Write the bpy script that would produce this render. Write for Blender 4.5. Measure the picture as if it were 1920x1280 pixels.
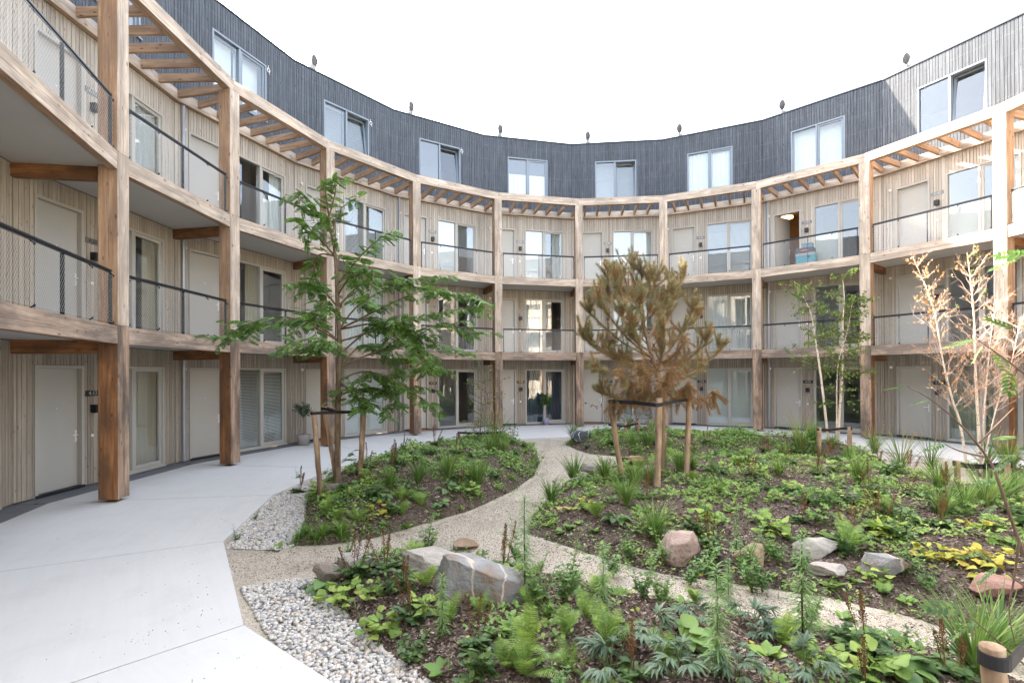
import bpy, math, random
import numpy as np
from mathutils import Matrix, Vector
random.seed(7); rng=np.random.default_rng(11)
S=bpy.context.scene
for o in list(bpy.data.objects): bpy.data.objects.remove(o)

# ------------------------------------------------------------------ camera
F_PX=937.89; PITCH=.0039; ROLL=-.0048; CAMZ=2.1
cd=bpy.data.cameras.new('camera'); cam=bpy.data.objects.new('camera',cd); S.collection.objects.link(cam)
fw=Vector((0,math.cos(PITCH),math.sin(PITCH))); up0=Vector((0,-math.sin(PITCH),math.cos(PITCH))); rt0=Vector((1,0,0))
rt=rt0*math.cos(ROLL)+up0*math.sin(ROLL); up=-rt0*math.sin(ROLL)+up0*math.cos(ROLL)
cam.matrix_world=Matrix(((rt.x,up.x,-fw.x,0),(rt.y,up.y,-fw.y,0),(rt.z,up.z,-fw.z,CAMZ),(0,0,0,1)))
cd.sensor_width=36; cd.lens=F_PX/1920*36; cd.shift_x=(960-968.45)/1920; cd.shift_y=(697.62-640)/1920
cd.clip_start=.05; cd.clip_end=2000
S.camera=cam
# ------------------------------------------------------------------ sky, sun, exposure
SUN_AZ=math.radians(-40.9); SUN_EL=math.radians(33.5)      # azimuth clockwise from +Y
w=bpy.data.worlds.new('World'); S.world=w; w.use_nodes=True
nt=w.node_tree; nt.nodes.clear()
sky=nt.nodes.new('ShaderNodeTexSky'); sky.sky_type='NISHITA'; sky.sun_disc=False
sky.sun_elevation=SUN_EL; sky.sun_rotation=SUN_AZ; sky.air_density=1.0; sky.dust_density=3.5; sky.ozone_density=.8
hs=nt.nodes.new('ShaderNodeHueSaturation'); hs.inputs['Saturation'].default_value=.48
bg=nt.nodes.new('ShaderNodeBackground'); bg.inputs['Strength'].default_value=.13
ow=nt.nodes.new('ShaderNodeOutputWorld')
nt.links.new(sky.outputs[0],hs.inputs['Color']); nt.links.new(hs.outputs[0],bg.inputs[0]); nt.links.new(bg.outputs[0],ow.inputs[0])
ld=bpy.data.lights.new('sun','SUN'); ld.energy=5.0; ld.angle=math.radians(.53); ld.color=(1,.87,.71)
sun=bpy.data.objects.new('sun',ld); S.collection.objects.link(sun)
sv=Vector((math.sin(SUN_AZ)*math.cos(SUN_EL),math.cos(SUN_AZ)*math.cos(SUN_EL),math.sin(SUN_EL)))
sun.rotation_euler=sv.to_track_quat('Z','Y').to_euler(); sun.location=(-20,20,30)
S.view_settings.view_transform='Standard'; S.view_settings.look='None'; S.view_settings.gamma=1
S.view_settings.use_curve_mapping=False
S.view_settings.exposure=3.5
try: S.cycles.max_bounces=8; S.cycles.transparent_max_bounces=24
except Exception: pass

# ------------------------------------------------------------------ helpers
COL=S.collection
def link(o,parent=None):
    COL.objects.link(o)
    if parent is not None: o.parent=parent
    return o
def tag(o,label=None,cat=None,group=None,kind=None):
    if label: o['label']=label
    if cat: o['category']=cat
    if group: o['group']=group
    if kind: o['kind']=kind
    return o
def obj(name,me,parent=None,rot=0,loc=None,mat=None):
    o=bpy.data.objects.new(name,me); link(o,parent)
    if rot: o.rotation_euler=(0,0,rot)
    if loc: o.location=loc
    return o
def empty(name,loc=(0,0,0)):
    o=bpy.data.objects.new(name,None); o.location=loc; o.empty_display_size=.2; link(o); return o
class MB:
    """collects boxes, prisms and tubes into one mesh"""
    def __init__(s): s.v=[]; s.f=[]; s.m=[]
    def add(s,v,f,m=0):
        n=len(s.v); s.v+=[tuple(p) for p in v]; s.f+=[tuple(i+n for i in q) for q in f]; s.m+=[m]*len(f)
    def box(s,x0,x1,y0,y1,z0,z1,m=0):
        s.add([(x0,y0,z0),(x1,y0,z0),(x1,y1,z0),(x0,y1,z0),(x0,y0,z1),(x1,y0,z1),(x1,y1,z1),(x0,y1,z1)],
              [(3,2,1,0),(4,5,6,7),(0,1,5,4),(1,2,6,5),(2,3,7,6),(3,0,4,7)],m)
    def prism(s,pts,z0,z1,m=0,msides=None,cap=True):
        n=len(pts); s.add([(x,y,z0) for x,y in pts]+[(x,y,z1) for x,y in pts],[],m)
        b=len(s.v)-2*n
        for i in range(n):
            j=(i+1)%n; s.f.append((b+i,b+j,b+n+j,b+n+i)); s.m.append(msides[i] if msides else m)
        if cap:
            s.f.append(tuple(b+i for i in reversed(range(n)))); s.m.append(m)
            s.f.append(tuple(b+n+i for i in range(n))); s.m.append(m)
    def tube(s,path,rad,n=8,m=0,cap=True):
        P=[Vector(p) for p in path]; b=len(s.v); up=None
        for i,p in enumerate(P):
            d=(P[min(i+1,len(P)-1)]-P[max(i-1,0)]).normalized()
            if up is None: up=Vector((1,0,0)) if abs(d.x)<.8 else Vector((0,1,0))
            x=(up-d*up.dot(d)).normalized(); y=d.cross(x); up=x
            r=rad[i] if hasattr(rad,'__len__') else rad
            for k in range(n):
                a=2*math.pi*k/n; q=p+x*(r*math.cos(a))+y*(r*math.sin(a)); s.v.append(tuple(q))
        for i in range(len(P)-1):
            for k in range(n):
                k2=(k+1)%n; s.f.append((b+i*n+k,b+i*n+k2,b+(i+1)*n+k2,b+(i+1)*n+k)); s.m.append(m)
        if cap:
            s.f.append(tuple(b+k for k in reversed(range(n)))); s.m.append(m)
            e=b+(len(P)-1)*n; s.f.append(tuple(e+k for k in range(n))); s.m.append(m)
    def mesh(s,name,mats,smooth=False):
        me=bpy.data.meshes.new(name); me.from_pydata(s.v,[],s.f)
        for t in (mats if isinstance(mats,(list,tuple)) else [mats]): me.materials.append(t)
        me.polygons.foreach_set('material_index',s.m)
        if smooth: me.polygons.foreach_set('use_smooth',[True]*len(s.f))
        me.update(); return me

# ------------------------------------------------------------------ materials
class NT:
    def __init__(s,name):
        s.mat=bpy.data.materials.new(name); s.mat.use_nodes=True; s.t=s.mat.node_tree; s.t.nodes.clear()
        s.out=s.t.nodes.new('ShaderNodeOutputMaterial')
    def n(s,typ,**kw):
        q=s.t.nodes.new('ShaderNode'+typ)
        for k,v in kw.items():
            if hasattr(q,k): setattr(q,k,v)
        return q
    def l(s,a,b): s.t.links.new(a,b)
    def math(s,op,a,b=None,clamp=False):
        q=s.n('Math',operation=op); q.use_clamp=clamp
        for i,v in enumerate((a,b)):
            if v is None: continue
            if isinstance(v,(int,float)): q.inputs[i].default_value=v
            else: s.l(v,q.inputs[i])
        return q.outputs[0]
    def mix(s,f,a,b,bt='MIX'):
        q=s.n('Mix',data_type='RGBA',blend_type=bt)
        for i,v in ((0,f),(6,a),(7,b)):
            if isinstance(v,(int,float)): q.inputs[i].default_value=v
            elif isinstance(v,tuple): q.inputs[i].default_value=(*v,1) if len(v)==3 else v
            else: s.l(v,q.inputs[i])
        return q.outputs[2]
    def ramp(s,f,stops,interp='LINEAR'):
        q=s.n('ValToRGB'); q.color_ramp.interpolation=interp
        el=q.color_ramp.elements
        while len(el)<len(stops): el.new(.5)
        for e,(p,c) in zip(el,stops):
            e.position=p; e.color=(*c,1) if isinstance(c,tuple) else (c,c,c,1)
        s.l(f,q.inputs[0]); return q.outputs[0]
    def noise(s,vec,scale,detail=3,rough=.55,dist=0):
        q=s.n('TexNoise'); q.inputs['Scale'].default_value=scale; q.inputs['Detail'].default_value=detail
        q.inputs['Roughness'].default_value=rough; q.inputs['Distortion'].default_value=dist
        if vec is not None: s.l(vec,q.inputs['Vector'])
        return q.outputs[0]
    def voro(s,vec,scale,feat='F1',out='Distance'):
        q=s.n('TexVoronoi',feature=feat); q.inputs['Scale'].default_value=scale
        if vec is not None: s.l(vec,q.inputs['Vector'])
        return q.outputs[out]
    def coords(s,scale=(1,1,1),per_obj=True,isl=False,src='Object'):
        tc=s.n('TexCoord'); v=tc.outputs[src]
        mp=s.n('Mapping'); mp.inputs['Scale'].default_value=scale; s.l(v,mp.inputs[0]); v=mp.outputs[0]
        if per_obj or isl:
            cx=s.n('CombineXYZ')
            r=s.n('ObjectInfo').outputs['Random']
            if isl:
                r=s.math('ADD',s.math('MULTIPLY',r,3.7),s.n('NewGeometry').outputs['Random Per Island'])
            for i,k in enumerate((41.,67.,53.)): s.l(s.math('MULTIPLY',r,k),cx.inputs[i])
            ad=s.n('VectorMath',operation='ADD'); s.l(v,ad.inputs[0]); s.l(cx.outputs[0],ad.inputs[1]); v=ad.outputs[0]
        return v
    def rnd(s,isl=True):
        r=s.n('ObjectInfo').outputs['Random']
        if isl: r=s.math('ADD',s.math('MULTIPLY',r,7.31),s.math('MULTIPLY',s.n('NewGeometry').outputs['Random Per Island'],13.7))
        q=s.n('TexWhiteNoise',noise_dimensions='1D'); s.l(r,q.inputs['W']); return q.outputs['Value']
    def bsdf(s,col,rough=.7,metal=0,spec=.5,bump=None,bstr=.2,bdist=.01):
        b=s.n('BsdfPrincipled')
        if isinstance(col,tuple): b.inputs['Base Color'].default_value=(*col,1)
        else: s.l(col,b.inputs['Base Color'])
        if isinstance(rough,(int,float)): b.inputs['Roughness'].default_value=rough
        else: s.l(rough,b.inputs['Roughness'])
        b.inputs['Metallic'].default_value=metal; b.inputs['Specular IOR Level'].default_value=spec
        if bump is not None:
            bp=s.n('Bump'); bp.inputs['Strength'].default_value=bstr; bp.inputs['Distance'].default_value=bdist
            s.l(bump,bp.inputs['Height']); s.l(bp.outputs[0],b.inputs['Normal'])
        return b
    def fin(s,sh): s.l(sh.outputs[0] if hasattr(sh,'outputs') else sh,s.out.inputs[0]); return s.mat
M={}
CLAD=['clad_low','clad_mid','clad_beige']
def plain(name,col,rough=.6,metal=0,spec=.5,var=.0):
    t=NT(name); c=col
    if var:
        v=t.coords(); n=t.noise(v,6,4); c=t.mix(n,tuple(x*(1-var) for x in col),tuple(min(1,x*(1+var)) for x in col))
    M[name]=t.fin(t.bsdf(c,rough,metal,spec)); return M[name]
def wood(name,lo,hi,axis,stain=None,stain_amt=.5,isl=False,var=.15,knot=(.10,.055,.03),rough=.75,kn=1.0,kscale=1.0):
    t=NT(name); ac=20; al=1.1
    sc=[ac,ac,ac]; sc['xyz'.index(axis)]=al
    v=t.coords(tuple(sc),True,isl)
    g=t.noise(v,1.0,5,.62,.8)
    fine=t.noise(v,4.0,3,.6)
    f=t.math('ADD',t.math('MULTIPLY',g,.75),t.math('MULTIPLY',fine,.25))
    c=t.ramp(f,[(.33,lo),(.50,tuple((a+b)/2 for a,b in zip(lo,hi))),(.64,hi)])
    if stain:
        s2=[4.2]*3; s2['xyz'.index(axis)]=1.3
        sn=t.noise(t.coords(tuple(s2),True,False),1.0,4,.6)
        c=t.mix(t.ramp(sn,[(.40,0.),(.60,stain_amt)]),c,stain)
    if stain:
        s4=[11.]*3; s4['xyz'.index(axis)]=.45
        c=t.mix(t.math('MULTIPLY',t.ramp(t.noise(t.coords(tuple(s4),True,isl),1.0,3,.6),[(.52,0.),(.66,1.)]),stain_amt*.5),c,tuple(x*.66 for x in stain))
    c3=[34.]*3; c3['xyz'.index(axis)]=.8
    ck=t.noise(t.coords(tuple(c3),True,isl),1.0,2,.5)
    c=t.mix(t.math('MULTIPLY',t.ramp(ck,[(.64,0.),(.70,1.)]),.45*min(1,kn)),c,tuple(x*.4 for x in lo))
    ks=[9*kscale]*3; ks['xyz'.index(axis)]=3.4*kscale
    kd=t.voro(t.coords(tuple(ks),True,isl),1.0)
    km=t.ramp(kd,[(.07,1.),(.19,0.)])
    ksel=t.ramp(t.noise(t.coords((1.6,1.6,1.6),True,isl),2.0,1),[(.40,0.),(.50,1.)])
    c=t.mix(t.math('MULTIPLY',t.math('MULTIPLY',km,ksel),.85*kn),c,knot)
    if var:
        r=t.rnd(isl); c=t.mix(1.0,c,t.ramp(r,[(0.,1-var),(1.,1+var)] if var<.0 else [(0.,1-var),(1.,1.)]),'MULTIPLY')
    M[name]=t.fin(t.bsdf(c,rough,0,.3,f,.25,.004)); return M[name]
for ax in 'xyz':
    wood('timber_'+ax,(.33,.25,.175),(.67,.575,.475),ax,stain=(.26,.215,.175),stain_amt=.65,var=.14)
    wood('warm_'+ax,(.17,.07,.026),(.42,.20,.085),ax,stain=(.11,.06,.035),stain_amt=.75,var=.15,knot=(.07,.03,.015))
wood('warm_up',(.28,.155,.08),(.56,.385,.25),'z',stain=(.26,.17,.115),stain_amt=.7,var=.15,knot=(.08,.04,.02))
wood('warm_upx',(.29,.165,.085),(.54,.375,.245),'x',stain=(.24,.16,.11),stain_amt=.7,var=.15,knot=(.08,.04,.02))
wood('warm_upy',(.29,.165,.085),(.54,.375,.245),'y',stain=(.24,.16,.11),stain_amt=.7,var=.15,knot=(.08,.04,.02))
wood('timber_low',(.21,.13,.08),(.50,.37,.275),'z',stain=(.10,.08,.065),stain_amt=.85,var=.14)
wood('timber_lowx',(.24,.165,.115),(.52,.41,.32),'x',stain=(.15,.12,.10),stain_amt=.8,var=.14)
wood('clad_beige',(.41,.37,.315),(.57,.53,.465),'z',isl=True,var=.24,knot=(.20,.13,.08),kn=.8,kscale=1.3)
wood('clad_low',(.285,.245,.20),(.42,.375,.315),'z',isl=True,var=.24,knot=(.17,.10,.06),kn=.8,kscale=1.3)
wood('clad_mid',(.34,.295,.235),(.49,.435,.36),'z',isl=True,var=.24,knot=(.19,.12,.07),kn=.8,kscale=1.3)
wood('clad_black',(.042,.049,.060),(.104,.116,.134),'z',isl=True,var=.20,knot=(.014,.015,.018),kn=1.0,kscale=1.2)
wood('stake_wood',(.30,.20,.12),(.50,.38,.26),'z',stain=(.15,.09,.055),stain_amt=.85,var=.1,kscale=2)
wood('wood_floor',(.30,.19,.10),(.42,.28,.16),'y',var=.1)
plain('membrane',(.035,.022,.017),.9)
plain('membrane_dark',(.012,.012,.014),.9)
plain('frame_beige',(.40,.385,.35),.45,var=.04)
plain('frame_slate',(.16,.19,.225),.4,var=.05)
def textured(name,col,scale,rough,bstr,var=.06):
    t=NT(name); v=t.coords((1,1,1)); n=t.noise(v,scale,2); m=t.noise(v,1.2,3)
    c=t.mix(m,tuple(x*(1-var) for x in col),tuple(min(1,x*(1+var)) for x in col))
    M[name]=t.fin(t.bsdf(c,rough,0,.4,n,bstr,.002))
textured('door_paint',(.41,.40,.365),160,.5,.25)
textured('soffit',(.44,.425,.395),14,.85,.2,.08)
plain('black_steel',(.02,.023,.028),.45,.3)
plain('steel',(.80,.80,.78),.3,.25)
plain('net_steel',(.75,.75,.74),.4,.6)
plain('zinc',(.34,.36,.39),.4,.55,var=.1)
plain('galv',(.60,.61,.62),.35,.85,var=.12)
plain('vent_inside',(.16,.165,.175),.7)
plain('white_plastic',(.75,.74,.70),.4)
plain('plate_grey',(.17,.165,.155),.35,.3)
plain('plate_black',(.025,.024,.023),.35)
plain('digit_dark',(.012,.012,.012),.4)
plain('digit_gold_reflect',(.42,.30,.13),.35,.7)  # golden reflection on the door numbers, put into the digit colour
plain('digit_light',(.42,.45,.47),.4)
plain('room',(.32,.31,.30),.9)
plain('room_dark',(.10,.10,.105),.9)
plain('lid_screw',(.42,.44,.47),.5)
plain('coping',(.06,.068,.08),.4,.4)
plain('roof_membrane',(.10,.10,.11),.9)
plain('rubber',(.007,.007,.008),.75)
plain('rust',(.20,.13,.09),.7,.4,var=.3)
plain('rope',(.75,.73,.68),.8)
def cloth(name,col,tr=.35):
    t=NT(name); a=t.bsdf(col,.9,0,.1); b=t.n('BsdfTranslucent'); b.inputs[0].default_value=(*col,1)
    m=t.n('MixShader'); m.inputs[0].default_value=tr; t.l(a.outputs[0],m.inputs[1]); t.l(b.outputs[0],m.inputs[2]); M[name]=t.fin(m)
cloth('cloth_white',(.80,.80,.78)); cloth('cloth_cream',(.62,.54,.42)); cloth('cloth_navy',(.10,.12,.16)); cloth('cloth_green',(.40,.42,.34)); cloth('blind',(.66,.66,.64),.2)
def glass(name,r0,tint=(.90,.93,.93)):
    t=NT(name); lw=t.n('LayerWeight'); lw.inputs['Blend'].default_value=.5
    fac=t.math('ADD',t.math('MULTIPLY',t.math('POWER',lw.outputs['Facing'],5.0),1-r0),r0,True)
    g=t.n('BsdfGlossy'); g.inputs['Roughness'].default_value=.0; g.inputs[0].default_value=(.95,.97,1,1)
    v=t.coords((1,1,1)); bp=t.n('Bump'); bp.inputs['Strength'].default_value=.02; bp.inputs['Distance'].default_value=.05
    t.l(t.noise(v,1.3,1),bp.inputs['Height']); t.l(bp.outputs[0],g.inputs['Normal'])
    tr=t.n('BsdfTransparent'); tr.inputs[0].default_value=(*tint,1)
    m=t.n('MixShader'); t.l(fac,m.inputs[0]); t.l(tr.outputs[0],m.inputs[1]); t.l(g.outputs[0],m.inputs[2]); M[name]=t.fin(m)
glass('glass',.075)
def emit(name,col,s):
    t=NT(name); e=t.n('Emission'); e.inputs[0].default_value=(*col,1); e.inputs[1].default_value=s; M[name]=t.fin(e)
emit('lamp_glow',(1,.62,.28),.5)

# ================================================================== THE BUILDING (a ring of 19 bays, one storey ring on another)
CX,CY=3.1252,9.9038; NB=19; ST=2*math.pi/NB; PH=-1.7166
RP=9.9118; RW=11.5311; AP=RP*math.cos(ST/2); AW=RW*math.cos(ST/2); TN=math.tan(ST/2); HW=AW*TN
Z=[0,2.952,5.858]; ZT=8.757; ZR=11.94
BAYS=list(range(-4,13)); OPEN={-4,-3}      # two unseen bays without gallery, added behind the camera to block sky light
def brot(i): return -(PH+ST*(i+.5))
def vrot(i): return -(PH+ST*i)
B=empty('apartment_building',(CX,CY,0))
tag(B,'ring-shaped timber apartment building with open galleries and a black clad top floor','building')
def bay_part(name,me,i,parent=None,kind=None):
    o=obj(name,me,parent or B,0 if parent else brot(i))
    if kind: o['kind']=kind
    return o
# openings, in bay coordinates (x along the wall, y outward, z up)
DX0,DX1,DH=-1.54,-.58,2.30
WX0,WX1,WH=-.18,1.53,2.31
TX0,TX1,TZ0,TZ1=-.90,.83,9.48,11.14
GAP=.0105
def boards(x0,x1,z0,z1,widths,r):
    out=[]; x=x0
    while x<x1-.02:
        wd=min(r.choice(widths),x1-x)
        if x1-(x+wd)<.03: wd=x1-x
        out.append((x+GAP/2,x+wd-GAP/2,z0,z1)); x+=wd
    return out
def board_box(mb,b,r,y0,m=0):
    x0,x1,z0,z1=b; j=r.uniform(0,.004)
    mb.add([(x0,y0+j,z0),(x1,y0+j,z0),(x1,y0+j,z1),(x0,y0+j,z1),(x0,y0+.024,z0),(x1,y0+.024,z0),(x1,y0+.024,z1),(x0,y0+.024,z1)],
           [(0,1,2,3),(1,5,6,2),(4,0,3,7),(3,2,6,7),(0,4,5,1)],m)
BW=[.062,.074,.074,.092,.092]
def storey_boards(k,seed):
    r=random.Random(seed); z0=Z[k]+.015; z1=(Z[k+1]-.26) if k<2 else 8.72
    d1=Z[k]+DH+.006; w1=Z[k]+WH+.006
    L=boards(-HW+.003,DX0-.004,z0,z1,BW,r)+boards(DX1+.004,WX0-.004,z0,z1,BW,r)+boards(WX1+.004,HW-.003,z0,z1,BW,r)
    L+=boards(DX0-.004,DX1+.004,d1,z1,BW,r)+boards(WX0-.004,WX1+.004,w1,z1,BW,r)
    return L
def top_boards(seed):
    r=random.Random(seed); z0,z1=8.70,ZR-.05
    L=boards(-HW+.003,TX0-.004,z0,z1,[.07,.08,.09],r)+boards(TX1+.004,HW-.003,z0,z1,[.07,.08,.09],r)
    L+=boards(TX0-.004,TX1+.004,z0,TZ0-.004,[.07,.08,.09],r)+boards(TX0-.004,TX1+.004,TZ1+.006,z1,[.07,.08,.09],r)
    return L
clad=[]; 
for k in range(3):
    v=[]
    for s in range(3):
        mb=MB(); r=random.Random(100+k*10+s)
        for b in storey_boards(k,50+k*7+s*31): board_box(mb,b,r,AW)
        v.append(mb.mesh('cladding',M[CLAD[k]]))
    clad.append(v)
topclad=[]
for s in range(3):
    mb=MB(); r=random.Random(300+s); L=top_boards(400+s)
    for b in L: board_box(mb,b,r,AW-.012)
    for zz in (9.22,9.80,10.38,10.96,11.54):        # the screw heads that fix the black boards
        for (x0,x1,z0,z1) in L:
            if z0<zz<z1:
                for xx in ((x0+x1)/2-.018,(x0+x1)/2+.018):
                    mb.add([(xx-.0032,AW-.0145,zz-.0032),(xx+.0032,AW-.0145,zz-.0032),(xx+.0032,AW-.0145,zz+.0032),(xx-.0032,AW-.0145,zz+.0032)],[(0,1,2,3)],1)
    topclad.append(mb.mesh('top_cladding',[M['clad_black'],M['lid_screw']]))
# backing wall behind the boards, with its openings; the roof edge
def rects(mb,holes,x0,x1,z0,z1,y0,y1,m):
    xs=sorted({x0,x1,*[h for q in holes for h in q[:2]]})
    for a,b in zip(xs,xs[1:]):
        hs=sorted([(q[2],q[3]) for q in holes if q[0]<=a+1e-6 and q[1]>=b-1e-6]); z=z0
        for h0,h1 in hs:
            if h0>z+1e-6: mb.box(a,b,y0,y1,z,h0,m)
            z=max(z,h1)
        if z<z1-1e-6: mb.box(a,b,y0,y1,z,z1,m)
holes=[(DX0,DX1,z,z+DH) for z in Z]+[(WX0,WX1,z+.02,z+WH) for z in Z]
mb=MB(); rects(mb,holes,-HW-.03,HW+.03,0,8.7,AW+.026,AW+.16,0)
rects(mb,[(TX0,TX1,TZ0,TZ1)],-HW-.03,HW+.03,8.7,ZR-.02,AW+.014,AW+.16,1)
wall_me=mb.mesh('wall',[M['membrane'],M['membrane_dark']])
mb=MB(); mb.prism([(-(AW-.03)*TN,AW-.03),((AW-.03)*TN,AW-.03),((AW+.35)*TN,AW+.35),(-(AW+.35)*TN,AW+.35)],ZR-.03,ZR+.012)
coping_me=mb.mesh('roof_edge',M['coping'])
mb=MB(); mb.prism([(-(AW+.35)*TN,AW+.35),((AW+.35)*TN,AW+.35),((AW+9)*TN,AW+9),(-(AW+9)*TN,AW+9)],ZR-.3,ZR-.02)
roof_me=mb.mesh('roof',M['roof_membrane'])
# rooms behind the openings
mb=MB()
def room(mb,x0,x1,z0,z1,d,m,y=AW+.17):
    mb.add([(x0,y,z0),(x1,y,z0),(x1,y+d,z0),(x0,y+d,z0),(x0,y,z1),(x1,y,z1),(x1,y+d,z1),(x0,y+d,z1)],
           [(0,1,2,3),(7,6,5,4),(6,2,3,7)[::-1],(5,1,2,6),(0,4,7,3)],m)
for z in Z:
    room(mb,WX0-.25,HW-.05,z+.01,z+2.6,2.6,0); room(mb,-HW+.05,WX0-.3,z+.01,z+2.6,2.0,1)
room(mb,-HW+.05,HW-.05,TZ0-.6,TZ1+.25,2.8,0)
room_me=mb.mesh('room_interior',[M['room'],M['wood_floor']])
# gallery slabs, beams, brackets
def trap(mb,y0,y1,z0,z1,cut=0,m=0,ms=None):
    mb.prism([(-(y0*TN-cut),y0),(y0*TN-cut,y0),(y1*TN-cut,y1),(-(y1*TN-cut),y1)],z0,z1,m,ms)
slab=[]
for z in Z[1:]:
    mb=MB(); trap(mb,AP+.145,AW-.004,z-.25,z-.02); slab.append(mb.mesh('gallery_slab',M['soffit']))
beam=[]
for j,z in enumerate(Z[1:]):
    mb=MB(); hx=AP*TN-.150
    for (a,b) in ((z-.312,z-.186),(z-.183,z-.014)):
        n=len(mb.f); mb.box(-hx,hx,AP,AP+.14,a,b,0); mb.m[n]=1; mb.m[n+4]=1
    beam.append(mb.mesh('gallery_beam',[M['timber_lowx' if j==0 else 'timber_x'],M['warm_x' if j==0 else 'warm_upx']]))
mb=MB(); g=.0015
trap(mb,AP-.012,AP+.17,ZT,ZT+.275,g); n=len(mb.f)
for i in range(6): mb.m[i]=0
mb.m[2]=1; mb.m[4]=1
topbeam_me=mb.mesh('pergola_beam',[M['timber_x'],M['warm_upx']])
mb=MB(); trap(mb,AW-.12,AW-.015,8.70,8.96,.001); mb.m[4]=1
ledger_me=mb.mesh('pergola_ledger',[M['timber_x'],M['warm_upx']])
raft=[]
for x in (-1.36,-.84,-.32,.20,.72,1.24):
    mb=MB(); mb.box(x-.034,x+.034,AP+.172,AW-.121,8.775,8.955); raft.append(mb.mesh('rafter',M['warm_upy']))
mb=MB(); mb.box(-.045,.045,RP+.287,RW-.125,8.775,8.955); rraft_me=mb.mesh('rafter',M['warm_upy'])
brk=[]
for z in Z[1:]:
    mb=MB(); mb.box(-.06,.06,RP+.277,RW-.0,z-.475,z-.252); brk.append(mb.mesh('bracket_beam',M['warm_y']))
# posts: laminated, the front follows the fold of the beams; a steel foot below
c=.012
sec=[(-.15+c,RP-.040),(0,RP-.016),(.15-c,RP-.040),(.15,RP-.040+c),(.15,RP+.275-c),(.15-c,RP+.275),(-.15+c,RP+.275),(-.15,RP+.275-c),(-.15,RP-.040+c)]
seg=[]
for k,(a,b) in enumerate(((.054,Z[1]-.004),(Z[1]+.002,Z[2]-.004),(Z[2]+.002,ZT-.002))):
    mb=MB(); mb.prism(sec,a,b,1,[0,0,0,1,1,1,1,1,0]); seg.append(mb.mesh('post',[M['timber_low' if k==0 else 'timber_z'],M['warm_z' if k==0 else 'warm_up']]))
mb=MB(); mb.box(-.1,.1,RP+.02,RP+.22,.046,.0535); mb.box(-.02,.02,RP+.04,RP+.2,0,.046); mb.box(-.08,.08,RP+.03,RP+.21,0.001,.009)
foot_me=mb.mesh('post_foot',M['rust'])
# railings
YR=AP+.075; RX=1.42
mb=MB()
for x in (-RX,0,RX): pass
def rail_meshes(z):
    z0=z-.012; out={}
    mb=MB(); mb.box(-RX-.02,RX+.02,YR-.022,YR+.022,z+.875,z+.90); mb.box(-RX-.02,RX+.02,YR-.006,YR+.006,z+.845,z+.874); out['handrail']=mb.mesh('handrail',M['black_steel'])
    mb=MB(); mb.box(-.006,.006,YR-.025,YR+.025,z0,z+.845); out['baluster']=mb.mesh('rail_post',M['black_steel'])
    mb=MB()
    for x in (-RX,-.72,.72,RX):
        for (za,zb) in ((z+.845,z+.80),(z0+.01,z0+.045)):
            mb.tube([(x,YR,za),(x+.0,YR-.045,zb)],.011,5)
            mb.tube([(x,YR-.052,zb),(x,YR-.038,zb)],.018,6)
    out['brackets']=mb.mesh('rail_brackets',M['black_steel'])
    mb=MB(); x0,x1,za,zb=-RX+.02,RX-.02,z+.03,z+.80; px,pz=.048,.08; y=YR-.045; hgt=zb-za; run=hgt*px/pz
    def wire(xa,zA,xb,zB,y):
        r=.0008; d=Vector((xb-xa,0,zB-zA)).normalized(); nx,nz=-d.z*r,d.x*r
        mb.add([(xa+nx,y,zA+nz),(xa-nx,y,zA-nz),(xa,y+1.7*r,zA),(xb+nx,y,zB+nz),(xb-nx,y,zB-nz),(xb,y+1.7*r,zB)],[(0,1,4,3),(1,2,5,4),(2,0,3,5)])
    s=x0-run
    while s<x1:
        for sg in (0,1):
            xa,xb=(s,s+run) if sg==0 else (s+run,s); zA,zB=za,zb
            # clip to the panel
            pts=[]
            t0,t1=0.,1.
            dx=xb-xa
            lo,hi=((x0-xa)/dx,(x1-xa)/dx) if dx>0 else ((x1-xa)/dx,(x0-xa)/dx)
            t0=max(t0,lo); t1=min(t1,hi)
            if t1-t0>.02: wire(xa+dx*t0,zA+(zB-zA)*t0,xa+dx*t1,zA+(zB-zA)*t1,y+(.0015 if sg else 0))
        s+=px
    wire(x0,za,x1,za,y-.002); wire(x0,zb,x1,zb,y-.002)
    out['net']=mb.mesh('wire_net',M['net_steel'])
    return out
rails=[rail_meshes(z) for z in Z[1:]]
# doors
def door_meshes(z):
    out={}
    mb=MB(); mb.box(DX0+.058,DX1-.058,AW+.075,AW+.12,z+.05,z+DH-.058); out['leaf']=mb.mesh('door',M['door_paint'])
    mb=MB(); y0,y1=AW-.012,AW+.15
    mb.box(DX0,DX0+.055,y0,y1,z+.0,z+DH); mb.box(DX1-.055,DX1,y0,y1,z+.0,z+DH); mb.box(DX0+.055,DX1-.055,y0,y1,z+DH-.055,z+DH)
    out['frame']=mb.mesh('door_frame',M['frame_beige'])
    mb=MB(); mb.box(DX0+.002,DX1-.002,AW-.03,AW+.15,z+.001,z+.048); out['sill']=mb.mesh('threshold',M['black_steel'])
    mb=MB(); x=DX1-.10; mb.box(x-.019,x+.019,AW+.064,AW+.0745,z+.86,z+1.09); mb.tube([(x,AW+.066,z+1.0),(x,AW+.02,z+1.0),(x-.02,AW+.012,z+1.0),(x-.12,AW+.012,z+1.0)],.0095,8); mb.tube([(x,AW+.064,z+.91),(x,AW+.05,z+.91)],.014,10)
    out['handle']=mb.mesh('handle',M['steel'],)
    mb=MB(); mb.tube([((DX0+DX1)/2,AW+.075,z+1.52),((DX0+DX1)/2,AW+.069,z+1.52)],.011,10); out['peep']=mb.mesh('peephole',M['steel'])
    return out
doors=[door_meshes(z) for z in Z]
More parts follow.
